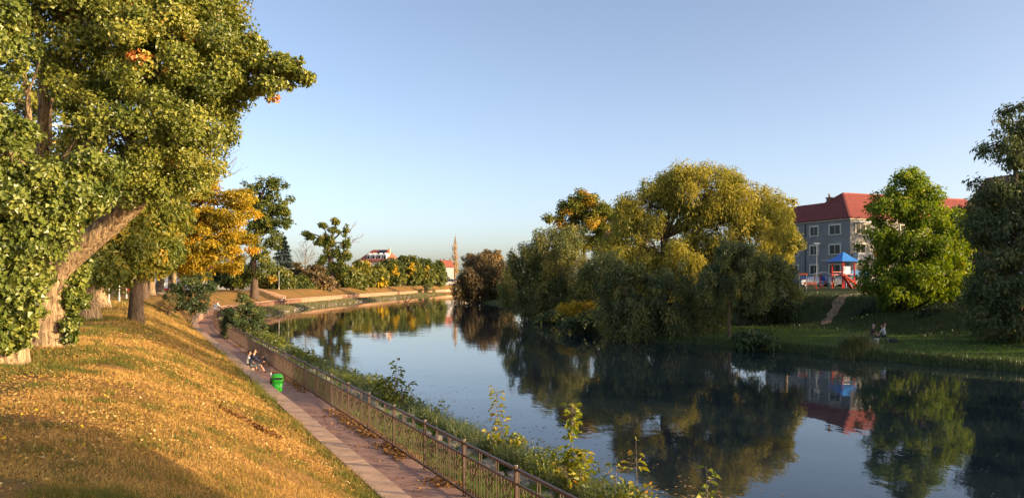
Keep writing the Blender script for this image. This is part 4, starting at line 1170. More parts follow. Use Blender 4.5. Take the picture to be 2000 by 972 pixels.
def roof_poly(name, polys, mat, parent, th=0.12):
    """roof planes cut into tile courses: every course is a thin stepped strip"""
    m = MB()
    for poly in polys:
        poly = [np.array(p, float) for p in poly]
        n = unit(np.cross(poly[1] - poly[0], poly[2] - poly[0]))
        if n[2] < 0: n = -n
        zs = [p[2] for p in poly]; z0, z1 = min(zs), max(zs)
        K = max(3, int((z1 - z0) / 0.2))
        # slice by height
        def cut(z):
            xs = []
            for a, b in zip(poly, poly[1:] + poly[:1]):
                if abs(a[2] - b[2]) < 1e-6: continue
                t = (z - a[2]) / (b[2] - a[2])
                if -1e-9 <= t <= 1 + 1e-9: xs.append(a + (b - a) * t)
            return xs
        e = unit(poly[1] - poly[0]) if abs(poly[1][2] - poly[0][2]) < 1e-6 else unit(np.cross(n, (0, 0, 1.0)))
        for k in range(K):
            za = z0 + (z1 - z0) * k / K; zb = z0 + (z1 - z0) * (k + 1) / K
            A = sorted(cut(za + 1e-5), key=lambda v: v @ e); B_ = sorted(cut(zb - 1e-5), key=lambda v: v @ e)
            if len(A) < 2 or len(B_) < 2: continue
            a0, a1, b0, b1_ = A[0], A[-1], B_[0], B_[-1]
            lift = n * 0.09
            V = [a0 + lift, a1 + lift, b1_ + n * 0.02, b0 + n * 0.02, a0 - n * th, a1 - n * th]
            m.add(V, [(0, 1, 2, 3), (4, 5, 1, 0)])
    return m.build(name, mat, parent)


EZ, RZ, WZ = 13.75, 18.2, 16.85
o1, o2, o3, o4 = fh(-0.5, -0.5, EZ), fh(36.5, -0.5, EZ), fh(36.5, 12.5, EZ), fh(-0.5, 12.5, EZ)
r1_, r2_ = fh(4.5, 6, RZ), fh(31.5, 6, RZ)
roof = roof_poly('roof', [(o1, o2, r2_, r1_), (o4, o1, r1_), (o3, o4, r1_, r2_), (o2, o3, r2_)], M['roof_red'], gh)
g1, g2, g3, g4 = fh(-0.52, 6.0, EZ - 0.01), fh(-0.52, 19.5, EZ - 0.01), fh(7.5, 19.5, EZ - 0.01), fh(7.5, 6.0, EZ - 0.01)
w1, w2 = fh(3.2, 7.5, WZ), fh(3.2, 15.5, WZ)
roof_poly('wing_roof', [(g2, g1, w1, w2), (g3, g2, w2), (g4, g3, w2, w1)], M['roof_red'], gh)
mm = MB().bar(o1, r1_, 0.3, 0.18).bar(r1_, r2_, 0.3, 0.18).bar(r1_, o4, 0.28, 0.16); mm.build('ridge_tiles', M['roof_red'], roof)
ch = MB(); fbox(ch, fh, 2.9, 3.5, 7.2, 7.9, 15.8, 17.5); fbox(ch, fh, 2.8, 3.6, 7.1, 8.0, 17.5, 17.62); fbox(ch, fh, 3.1, 3.3, 7.45, 7.65, 17.62, 18.2); ch.build('chimney', M['roof_brown'], roof)
for p_, ww in ((3.0, 2.1), (7.4, 1.6), (11.8, 1.6), (16.0, 1.6)):
    for z_ in (12.1, 9.1, 6.05):
        window_on(fh, 'q0', p_, z_, ww, 1.35, gh)
for q_ in (2.0, 6.5, 11, 15.5, 20, 24.5, 29, 33.5):
    for z_ in (12.1, 9.1, 6.05):
        window_on(fh, 'p0', q_, z_, 1.7, 1.35, gh)
MB().tube([fh(-0.12, 9.3, 2.9), fh(-0.12, 9.3, 13.4)], [0.07, 0.07], 8).build('drainpipe', M['pipe'], gh)
cn = MB(); fbox(cn, fh, -1.2, 0.0, 0.2, 4.6, 7.35, 7.5); cn.build('door_canopy', M['grey_wall'], gh)
dm = MB(); fbox(dm, fh, -0.06, 0.0, 1.2, 2.2, 3.3, 5.4); dd_ = dm.build('door', M['brown_cloth'], gh)
MB().box(fh(-0.1, 2.05, 4.3), (0.06, 0.06, 0.14)).build('handle', M['metal_light'], dd_)
bl = MB(); fbox(bl, fh, 0.4, 3.6, -1.1, 0.0, 7.4, 7.55); fbox(bl, fh, 0.4, 3.6, -1.1, -1.02, 7.55, 8.5); fbox(bl, fh, 0.4, 0.48, -1.02, 0.0, 7.55, 8.5); bl.build('balcony', M['grey_wall'], gh)
aw = MB(); fbox(aw, fh, 1.0, 3.2, -0.9, 0.0, 13.0, 13.12); aw.build('awning', M['white_paint'], gh)
# cables in front of it
cb = MB().tube(curve_pts([fh(-0.5, 0.5, 10.9), P(1600, 462, 110), P(1530, 470, 100)], 12), np.full(12, 0.025), 4)
o = cb.build('overhead_cable', M['pipe']); tag(o, 'thin dark cable sagging across the grey house front', 'cable')

# gable house at the right edge
fg = Frame((63.3, 97.0, 0), R(20))
rh = thing('gable_house', 'pale house with steep brown roof half hidden by the dark edge tree', 'house', fg(0, 0, 3.3))
wm = MB(); fbox(wm, fg, 0, 10, 0, 9, 2.6, 12.6)
wm.add([fg(0, 0, 12.6), fg(10, 0, 12.6), fg(5, 0, 18.0), fg(0, 9, 12.6), fg(10, 9, 12.6), fg(5, 9, 18.0)], [(0, 1, 2), (4, 3, 5), (0, 2, 5, 3), (1, 4, 5, 2)])
wm.build('wall', M['grey_wall'], rh)
roof_poly('roof', [(fg(-0.6, -0.6, 12.0), fg(-0.6, 9.6, 12.0), fg(5, 9.6, 18.3), fg(5, -0.6, 18.3)), (fg(10.6, -0.6, 12.0), fg(10.6, 9.6, 12.0), fg(5, 9.6, 18.3), fg(5, -0.6, 18.3))], M['roof_brown'], rh)
for q_, z_ in ((2.5, 11), (7.5, 11), (5, 14.5), (2.5, 7.5), (7.5, 7.5)):
    window_on(fg, 'p0', q_, z_, 1.2, 1.5, rh, 'white_paint', 0.12)

# far red roofed house with dormers
class FrameS(Frame):
    def __init__(s, o, ang, k): Frame.__init__(s, o, ang); s.k = k
    def __call__(s, q, p, z): return s.o + s.q * q * s.k + s.p * p * s.k + s.z * (2.5 + (z - 2.5) * s.k)


fd = FrameS((-55.5, 285, 0), R(-18), 1.17)
dh = thing('dormer_house', 'cream house with red roof, white dormers and tall chimney over the far trees', 'house', fd(0, 0, 2.5))
wm = MB(); fbox(wm, fd, 0, 10, 0, 9, 2.0, 10.2); wm.build('wall', M['pale_wall'], dh)
e1, e2, e3, e4 = fd(-0.5, -0.5, 10.0), fd(10.5, -0.5, 10.0), fd(10.5, 9.5, 10.0), fd(-0.5, 9.5, 10.0)
ra, rb = fd(2.6, 4.5, 13.7), fd(7.6, 4.5, 13.7)
dr = roof_poly('roof', [(e1, e2, rb, ra), (e4, e1, ra), (e3, e4, ra, rb), (e2, e3, rb)], M['roof_old'], dh)
for q_ in (3.3, 5.0, 7.0, 8.8):
    d_ = MB(); fbox(d_, fd, q_ - 0.55, q_ + 0.55, 0.35, 2.2, 10.6, 11.9)
    d_.add([fd(q_ - 0.65, 0.25, 11.9), fd(q_ + 0.65, 0.25, 11.9), fd(q_, 0.25, 12.5), fd(q_ - 0.65, 2.6, 11.9), fd(q_ + 0.65, 2.6, 11.9), fd(q_, 2.6, 12.5)], [(0, 1, 2), (4, 3, 5), (0, 2, 5, 3), (1, 4, 5, 2)])
    dd_ = d_.build('dormer', M['white_paint'], dr)
    d_ = MB(); fbox(d_, fd, q_ - 0.35, q_ + 0.35, 0.30, 0.348, 10.8, 11.7); d_.build('pane', M['glass'], dd_)
c_ = MB(); fbox(c_, fd, 8.35, 8.85, 3.7, 4.2, 12.0, 14.0); fbox(c_, fd, 8.28, 8.92, 3.63, 4.27, 14.0, 14.15); c_.build('chimney', M['peach_wall'], dr)
s_ = MB().add([fd(5.2, 2.2, 12.15), fd(7.6, 2.2, 12.15), fd(7.6, 3.9, 13.5), fd(5.2, 3.9, 13.5)], [(0, 1, 2, 3)]); s_.build('solar_panel', M['car_dark'], dr)
for q_ in (2, 5, 8):
    window_on(fd, 'p0', q_, 7.8, 1.2, 1.5, dh, 'white_paint', 0.12)
# small house at the bend
fb = FrameS((-31.5, 338, 0), R(12), 1.2)
sh = thing('small_house', 'small greenish house with red gable roof at the river bend', 'house', fb(0, 0, 2.5))
wm = MB(); fbox(wm, fb, 0, 5.5, 0, 8, 2.0, 9.0); wm.build('wall', M['grey_wall'], sh)
sr = roof_poly('roof', [(fb(-0.4, -0.4, 8.9), fb(5.9, -0.4, 8.9), fb(5.0, 4, 11.4), fb(0.6, 4, 11.4)), (fb(-0.4, 8.4, 8.9), fb(-0.4, -0.4, 8.9), fb(0.6, 4, 11.4)), (fb(5.9, 8.4, 8.9), fb(5.9, -0.4, 8.9), fb(5.0, 4, 11.4))], M['roof_old'], sh)
for q_ in (0.9, 2.2, 4.4):
    c_ = MB(); fbox(c_, fb, q_, q_ + 0.5, 3.6, 4.2, 10.8, 12.0); c_.build('chimney', M['roof_brown'], sr)
window_on(fb, 'p0', 2.7, 6.6, 1.1, 1.3, sh, 'white_paint', 0.12)
fw2 = Frame((-19.5, 342, 0), R(4))
gw = thing('garden_wall', 'sunlit cream garden wall behind the parked dark car', 'wall', fw2(0, 0, 2.5))
m = MB(); fbox(m, fw2, -10, 2, 0, 0.3, 2.2, 4.4); m.build('wall_panel', M['pale_wall'], gw)
m = MB(); fbox(m, fw2, -4.0, -3.2, -0.1, -0.003, 2.2, 4.7); m.build('pillar', M['peach_wall'], gw)
# flat block behind
ff = Frame((-60, 385, 0), R(-5))
fbk = thing('flat_block', 'pale flat roofed block just right of the dormered roof', 'building', ff(0, 0, 2.5))
m = MB(); fbox(m, ff, 0, 9, 0, 9, 2, 14.6); m.build('wall', M['pale_wall'], fbk)
m = MB(); fbox(m, ff, -0.3, 9.3, -0.3, 9.3, 14.6, 15.0); m.build('roof', M['grey_wall'], fbk)
for q_ in (1.6, 4.5, 7.4):
    window_on(ff, 'p0', q_, 13.0, 1.3, 1.4, fbk, 'white_paint', 0.1)
# low street front behind the far trees (peach walls glimpsed between trunks)
for k, (u0, u1, Y, h, mt, rf, lab) in enumerate([
        (585, 660, yl(620, -20), 3.2, 'peach_wall', 'roof_old', 'low peach house glimpsed under the brown trees'),
        (778, 845, yl(810, -18), 3.0, 'peach_wall', 'roof_old', 'low peach house glimpsed under the yellow patched trees'),
        (395, 470, 165, 3.0, 'pale_wall', 'roof_brown', 'long pale house behind the crest under the golden tree'),
        (240, 350, 140, 3.6, 'white_paint', 'roof_brown', 'white low house with red plinth behind the crest trunks')]):
    x0 = (u0 - 1000) / FPX * Y; x1 = (u1 - 1000) / FPX * Y
    f_ = Frame((x0, Y, 0), 0.0)
    hs_ = thing('low_house', lab, 'house', (x0, Y, 2.5))
    m = MB(); fbox(m, f_, 0, x1 - x0, 0, 7, 2.0, 2.5 + h); m.build('wall', M[mt], hs_)
    m = MB(); fbox(m, f_, 0.01, x1 - x0 - 0.01, -0.05, -0.003, 2.0, 3.0); m.build('plinth', M['red_paint'] if k == 3 else M['grey_wall'], hs_)
    roof_poly('roof', [(f_(-0.4, -0.4, 2.4 + h), f_(x1 - x0 + 0.4, -0.4, 2.4 + h), f_(x1 - x0 + 0.4, 3.5, 4.6 + h), f_(-0.4, 3.5, 4.6 + h)), (f_(-0.4, 7.4, 2.4 + h), f_(x1 - x0 + 0.4, 7.4, 2.4 + h), f_(x1 - x0 + 0.4, 3.5, 4.6 + h), f_(-0.4, 3.5, 4.6 + h))], M[rf], hs_)
    q_ = 1.5
    while q_ < x1 - x0 - 1:
        window_on(f_, 'p0', q_, 4.1, 1.0, 1.2, hs_, 'white_paint', 0.1); q_ += 2.6
# peach house with a red top seen left of the spruce
fx = Frame(((590 - 1000) / FPX * 255, 255, 0), 0.1)
ph = thing('peach_block', 'small peach block peeping over the brown trees', 'building', fx(0, 0, 2.5))
m = MB(); fbox(m, fx, -3, 2.5, 0, 6, 2, 8.2); m.build('wall', M['peach_wall'], ph)
m = MB(); fbox(m, fx, -3.2, 2.7, -0.2, 6.2, 8.2, 8.5); m.build('roof', M['grey_wall'], ph)
window_on(fx, 'p0', 0, 6.8, 1.1, 1.2, ph, 'white_paint', 0.1)

# kiosk on the far crest
fk = Frame(((466 - 1000) / FPX * 140, 140, 0), 0.15)
ki = thing('kiosk', 'grey panelled shelter on the crest under the golden canopy', 'shelter', fk(0, 0, 2.5))
for k in range(6):
    m = MB(); fbox(m, fk, k * 0.28 + 0.01, k * 0.28 + 0.27, 0, 0.06, 2.5, 4.3); m.build('panel', M['kiosk'], ki)
m = MB(); fbox(m, fk, -0.15, 1.85, -0.3, 1.6, 4.32, 4.45); m.build('roof', M['white_paint'], ki)
for q_ in (0.05, 1.63):
    m = MB(); fbox(m, fk, q_, q_ + 0.07, 1.3, 1.37, 2.45, 4.32); m.build('post', M['metal_light'], ki)

# stairs on the far slope
YS = 147.0
stx = thing('stairs', 'red brown stairway climbing the far slope between low side walls', 'stairs', (float(XL(-2.0, YS)), YS, 1.0))
for side, off in (('a', -0.75), ('b', 0.75)):
    m = MB()
    a_ = np.array((float(XL(-2.0, YS + off)), YS + off, 1.25)); b_ = np.array((float(XL(-7.4, YS + off)), YS + off, 2.75))
    m.bar(a_, b_, 0.22, 0.5); m.build('side_wall', M['cap'], stx)
for k in range(10):
    t = (k + 0.5) / 10; d_ = -2.0 - 5.2 * t
    m = MB(); m.box((float(XL(d_, YS)), YS, 0.95 + 1.55 * t), (0.56, 1.26, 0.5)); m.build('step', M['cap'], stx)

# ------------------------------------------------------------------ lamps and poles
def lamp(u, vb, vt, Y, label, arms=0, name='lamp_post'):
    g = np.array(gl(u, Y)); g[2] += 0.05
    top = P(u, vt, Y)[2]
    t_ = thing(name, label, 'lamp post', g)
    MB().tube([g, (g[0], g[1], g[2] + 0.5), (g[0], g[1], g[2] + 0.52), (g[0], g[1], top)], [0.075, 0.075, 0.05, 0.04], 10).build('pole', M['metal_light'], t_)
    MB().lathe([(0.14, 0), (0.14, 0.04), (0.09, 0.07)], tuple(g), 10).build('base', M['metal_light'], t_)
    if arms:
        for s in (-1, 1)[:arms]:
            e = np.array((g[0] + s * 0.95, g[1], top + 0.12))
            MB().tube(curve_pts([(g[0], g[1], top - 0.05), (g[0] + s * 0.4, g[1], top + 0.08), e], 6), np.full(6, 0.03), 6).build('arm', M['metal_light'], t_)
            MB().box((e[0] + s * 0.15, e[1], e[2] - 0.02), (0.55, 0.22, 0.10)).build('lantern', M['white_paint'], t_)
    return t_

lamp(151, 632, 250, 31, 'grey lamp post rising beside the leaning giant tree', 1)
lamp(213, 600, 300, 52, 'grey lamp post beside the stout pale trunk', 1)
lamp(233, 590, 340, 66, 'third grey lamp post of the crest row, left of the straight trunk', 1)
lamp(247, 585, 380, 80, 'fourth grey lamp post of the crest row', 1)
lamp(254, 578, 420, 95, 'farthest grey lamp post of the crest row', 1)
lamp(279, 580, 400, 88, 'thin grey post just right of the straight dark trunk', 1)
lamp(563, 566, 525, yl(563, -8), 'double armed lamp post beside the brownish tree on far bank', 2)
lamp(545, 566, 528, yl(545, -9), 'plain pale pole left of the double armed lamp', 0, 'pole')
# street lamp in front of the grey house
t_ = thing('lamp_post', 'slim lamp post standing before the grey house', 'lamp post', P(1595, 560, 108))
b_ = P(1595, 560, 108); tp_ = P(1595, 476, 108)
MB().tube([b_, tp_], [0.07, 0.045], 8).build('pole', M['metal_light'], t_)
MB().box(tp_ + (0, 0, 0.05), (0.8, 0.3, 0.14)).build('lantern', M['white_paint'], t_)

# ------------------------------------------------------------------ cars
def car(name, label, loc, rz, paint):
    t_ = thing(name, label, 'car', loc)
    def add(mb, nm, mat, parent=t_, smooth=False):
        mb.xform(rz, loc)
        return mb.build(nm, mat, parent, smooth)
    prof = [(-2.1, 0.35), (-2.12, 0.75), (-1.9, 0.93), (-1.3, 0.98), (-0.6, 1.38), (0.5, 1.45), (1.35, 1.28), (1.95, 0.98), (2.1, 0.85), (2.1, 0.35)]
    m = MB()
    V = [(x, s * (0.85 if z < 1.05 else 0.68), z) for s in (-1, 1) for x, z in prof]
    k = len(prof)
    m.add(V, [tuple(range(k)), tuple(range(2 * k - 1, k - 1, -1))] + [(i, i + k, (i + 1) % k + k, (i + 1) % k) for i in range(k)])
    add(m, 'body', M[paint])
    for s in (-1, 1):
        m = MB(); V = [(-1.05, s * 0.80, 1.02), (1.5, s * 0.80, 1.02), (1.1, s * 0.70, 1.28), (0.4, s * 0.695, 1.37), (-0.5, s * 0.70, 1.32)]
        m.add(V, [(0, 1, 2, 3, 4) if s < 0 else (4, 3, 2, 1, 0)]); add(m, 'side_window', M['glass'])
        for x in (-1.3, 1.3):
            m = MB().tube([(x, s * 0.66, 0.32), (x, s * 0.88, 0.32)], [0.32, 0.32], 16); wh = add(m, 'wheel', M['rubber'])
            m = MB().tube([(x, s * 0.88, 0.32), (x, s * 0.90, 0.32)], [0.19, 0.17], 12); add(m, 'rim', M['metal_light'], wh)
        m = MB().box((2.08, s * 0.6, 0.72), (0.08, 0.35, 0.14)); add(m, 'tail_light', M['red_paint'])
        m = MB().box((-2.09, s * 0.6, 0.72), (0.08, 0.35, 0.14)); add(m, 'headlight', M['white_paint'])
    return t_


car('parked_car', 'dark car parked by the cream wall at the river bend', P(879, 551, 335), R(15), 'car_dark')
car('parked_car', 'silver car parked behind the slide tower', (44.5, 108.0, 3.45), R(25), 'car_silver')
car('parked_car', 'blue car parked left of the slide before the grey house', (40.2, 107.0, 3.45), R(25), 'car_blue')

# ------------------------------------------------------------------ playground
def zg(x, y): return float(zr(np.array([x]), np.array([y]))[0])
pt = P(1647, 566, 92); pz = zg(pt[0], pt[1]); 
tw = thing('slide_tower', 'playground tower with blue pyramid roof, red posts and a slide', 'play tower', (pt[0], pt[1], pz))
cx, cy = pt[0], pt[1]
hw_ = 0.85
ra = R(18)
ca_, sa_ = math.cos(ra), math.sin(ra)
def tl(x, y, z): return np.array((cx + x * ca_ - y * sa_, cy + x * sa_ + y * ca_, pz + z))
for x, y in ((-hw_, -hw_), (hw_, -hw_), (hw_, hw_), (-hw_, hw_)):
    MB().bar(tl(x, y, -0.1), tl(x, y, 3.15), 0.13, 0.13).build('post', M['red_paint'], tw)
rr_ = 1.35
prof = [(1.0, 0.0), (0.72, 0.28), (0.42, 0.62), (0.2, 0.92), (0.02, 1.12)]
V = []; 
for s, z in prof:
    for x, y in ((-1, -1), (1, -1), (1, 1), (-1, 1)):
        V.append(tl(x * rr_ * s, y * rr_ * s, 3.1 + z))
Fp = [(3, 2, 1, 0)]
for i in range(len(prof) - 1):
    for k in range(4):
        k2 = (k + 1) % 4; Fp.append((i * 4 + k, i * 4 + k2, (i + 1) * 4 + k2, (i + 1) * 4 + k))
MB().add(V, Fp).build('roof', M['blue_plastic'], tw)
m = MB().box(tl(0, 0, 1.25), (1.7, 1.7, 0.1), ra); m.build('platform', M['green_paint'], tw)
m = MB().box(tl(-0.28, -hw_ - 0.02, 2.1), (1.0, 0.05, 0.85), ra); m.build('panel', M['panel_pale'], tw)
m = MB().box(tl(0.0, -hw_ - 0.05, 1.62), (1.7, 0.05, 0.08), ra); m.build('guard_rail', M['red_paint'], tw)
for z_ in (1.6, 1.9):
    MB().box(tl(0.0, hw_, z_), (1.7, 0.05, 0.08), ra).build('guard_rail', M['red_paint'], tw)
# slide, going down to the right in front
a_, b_ = tl(-0.75, -1.0, 1.45), tl(0.75, -1.25, 0.35)
m = MB().bar(a_, b_, 0.5, 0.06); sl = m.build('slide', M['yellow_plastic'], tw)
for s in (-1, 1):
    dv = unit(np.cross(b_ - a_, (0, 0, 1.0))) * 0.27 * s
    MB().bar(a_ + dv + (0, 0, 0.06), b_ + dv + (0, 0, 0.06), 0.05, 0.13).build('slide_edge', M['red_paint'], sl)
MB().bar(b_, tl(1.15, -1.3, 0.2), 0.56, 0.12).build('slide_end', M['red_paint'], sl)
MB().bar(a_ - (0, 0, 0.12), tl(0.2, -1.1, 0.0), 0.5, 0.05).build('slide_support', M['red_paint'], sl)
# second blue unit to the right
bx_, by_ = cx + 1.9, cy + 0.4
bu = thing('blue_climber', 'blue climbing frame with light blue panels right of the slide tower', 'climbing frame', (bx_, by_, zg(bx_, by_)))
for x, y in ((-0.9, 0), (0.9, 0), (-0.9, 1.2), (0.9, 1.2)):
    MB().tube([(bx_ + x, by_ + y, pz - 0.1), (bx_ + x, by_ + y, pz + 2.1)], [0.08, 0.08], 8).build('post', M['deep_blue'], bu)
MB().box((bx_ - 0.3, by_ - 0.06, pz + 1.75), (1.0, 0.05, 0.7)).build('panel', M['sky_panel'], bu)
MB().box((bx_ + 1.0, by_ - 0.1, pz + 1.4), (0.6, 0.05, 0.9)).build('panel', M['blue_plastic'], bu)
MB().box((bx_, by_ + 0.6, pz + 1.2), (1.8, 1.2, 0.08)).build('platform', M['deep_blue'], bu)
MB().bar((bx_ - 0.9, by_ - 0.1, pz + 0.2), (bx_ + 0.6, by_ - 0.1, pz + 1.1), 0.06, 0.06).build('ladder_rail', M['panel_pale'], bu)
# left: frame with orange top
gx_ = P(1568, 566, 90); gz = zg(gx_[0], gx_[1])
sf = thing('climbing_arch', 'grey posted play frame with an orange top bar', 'play frame', (gx_[0], gx_[1], gz))
for x in (-0.42, 0.42):
    MB().tube([(gx_[0] + x, gx_[1], gz - 0.1), (gx_[0] + x, gx_[1], gz + 1.75)], [0.04, 0.04], 8).build('post', M['metal_light'], sf)
MB().box((gx_[0], gx_[1], gz + 1.82), (1.0, 0.3, 0.2)).build('top_bar', M['orange_paint'], sf)
MB().bar((gx_[0] - 0.42, gx_[1], gz + 1.2), (gx_[0] + 0.42, gx_[1], gz + 1.2), 0.04, 0.04).build('rung', M['orange_paint'], sf)
# table-like orange bench
ob = P(1585, 565, 91); oz = zg(ob[0], ob[1])
bn = thing('play_bench', 'orange wooden bench beneath the play frame', 'bench', (ob[0], ob[1], oz))
for k in range(3):
    MB().box((ob[0], ob[1] + 0.14 * k, oz + 0.45), (1.5, 0.12, 0.05)).build('seat_plank', M['wood'], bn)
for k in range(2):
    MB().box((ob[0], ob[1] + 0.42, oz + 0.62 + 0.16 * k), (1.5, 0.04, 0.12)).build('back_plank', M['orange_paint'], bn)
for x in (-0.6, 0.6):
    MB().box((ob[0] + x, ob[1] + 0.15, oz + 0.2), (0.08, 0.4, 0.44)).build('leg', M['red_paint'], bn)
# green/red bridge unit between
bg_ = P(1608, 566, 92); bz = zg(bg_[0], bg_[1])
br = thing('play_bridge', 'wooden play bridge with blue barrel and green post', 'play bridge', (bg_[0], bg_[1], bz))
for x, mt in ((-1.0, 'wood'), (-0.35, 'red_paint'), (0.55, 'green_paint'), (1.3, 'wood')):
    MB().tube([(bg_[0] + x, bg_[1], bz - 0.1), (bg_[0] + x, bg_[1], bz + 1.75)], [0.07, 0.07], 8).build('post', M[mt], br)
MB().tube(curve_pts([(bg_[0] - 1.2, bg_[1], bz + 1.72), (bg_[0], bg_[1], bz + 1.95), (bg_[0] + 0.6, bg_[1], bz + 1.8)], 8), np.full(8, 0.06), 6).build('arch', M['panel_pale'], br)
MB().lathe([(0.33, 0), (0.38, 0.3), (0.33, 0.6)], (bg_[0] + 0.05, bg_[1], bz + 0.95), 12).build('barrel', M['deep_blue'], br)
MB().bar((bg_[0] - 0.3, bg_[1] - 0.1, bz + 0.05), (bg_[0] + 0.25, bg_[1] - 0.1, bz + 0.95), 0.1, 0.1).build('brace', M['red_paint'], br)
MB().box((bg_[0] + 0.9, bg_[1], bz + 0.75), (0.9, 0.6, 0.06)).build('deck', M['wood'], br)

# trodden earth track down the right slope
cp = curve_pts([gr(1720, 80), gr(1690, 78), gr(1655, 76), gr(1630, 72), gr(1608, 68.5)], 30)
tv, tf = [], []
for i, c in enumerate(cp):
    d_ = unit(cp[min(i + 1, 29)] - cp[max(i - 1, 0)]); s = np.array((d_[1], -d_[0], 0)); wd = 0.35 + 0.35 * (1 - i / 29) + 0.1 * math.sin(i * 1.7)
    for k in (-1, 0, 1):
        q = c + s * wd * k; q[2] = zg(q[0], q[1]) + 0.03 + (0.02 if k == 0 else 0); tv.append(q)
for i in range(29):
    for k in (0, 1):
        tf.append((i * 3 + k, i * 3 + k + 1, i * 3 + k + 4, i * 3 + k + 3))
tag(MB().add(tv, tf).build('dirt_track', M['dirt']), 'trodden earth track slanting down the shaded right slope', kind='structure')

# ------------------------------------------------------------------ litter bin
bp = np.array((float(XL(-1.18, 29.8)), 29.8, 0.0))
bn = thing('litter_bin', 'bright green plastic litter bin on a post by the low wall', 'litter bin', bp)
ba = math.atan2(1, -0.47)   # along the path
m = MB()
def ring(w, d, z, y0=0.0, n=20):
    return [(0.5 * w * np.sign(math.cos(a)) * abs(math.cos(a)) ** 0.6, y0 + 0.5 * d * np.sign(math.sin(a)) * abs(math.sin(a)) ** 0.6, z) for a in np.linspace(0, 2 * math.pi, n, endpoint=False)]
def loft(rings, close=True):
    mb = MB(); n = len(rings[0]); V = [v for r_ in rings for v in r_]
    F_ = [(i * n + k, i * n + (k + 1) % n, (i + 1) * n + (k + 1) % n, (i + 1) * n + k) for i in range(len(rings) - 1) for k in range(n)]
    if close: F_ += [tuple(range(n))[::-1], tuple((len(rings) - 1) * n + k for k in range(n))]
    return mb.add(V, F_)
bm_ = loft([ring(0.30, 0.24, 0.12), ring(0.33, 0.27, 0.15), ring(0.40, 0.33, 0.52)]).xform(ba - R(90), bp); bm_.build('body', M['bin_green'], bn, True)
bm_ = loft([ring(0.45, 0.38, 0.52), ring(0.45, 0.38, 0.565), ring(0.41, 0.34, 0.57)]).xform(ba - R(90), bp); bm_.build('rim', M['bin_green'], bn)
bm_ = loft([ring(0.41, 0.34, 0.57), ring(0.41, 0.35, 0.66, 0.0), ring(0.38, 0.31, 0.73, 0.02), ring(0.30, 0.22, 0.775, 0.03), ring(0.12, 0.08, 0.79, 0.03)]).xform(ba - R(90), bp); hd = bm_.build('hood', M['bin_green'], bn, True)
MB().box((0, -0.172, 0.625), (0.28, 0.03, 0.075)).xform(ba - R(90), bp).build('slot', M['black'], hd)
pp = bp + np.array((-0.26, 0.02, 0))
MB().tube([pp, pp + (0, 0, 0.62)], [0.03, 0.03], 10).build('post', M['black'], bn)
MB().tube([pp + (0, 0, 0.62), pp + (0, 0, 0.84)], [0.031, 0.031], 10).build('post_tip', M['white_paint'], bn)
MB().bar(pp + (0, 0, 0.5), bp + (-0.15, 0, 0.5), 0.05, 0.04).build('bracket', M['black'], bn)

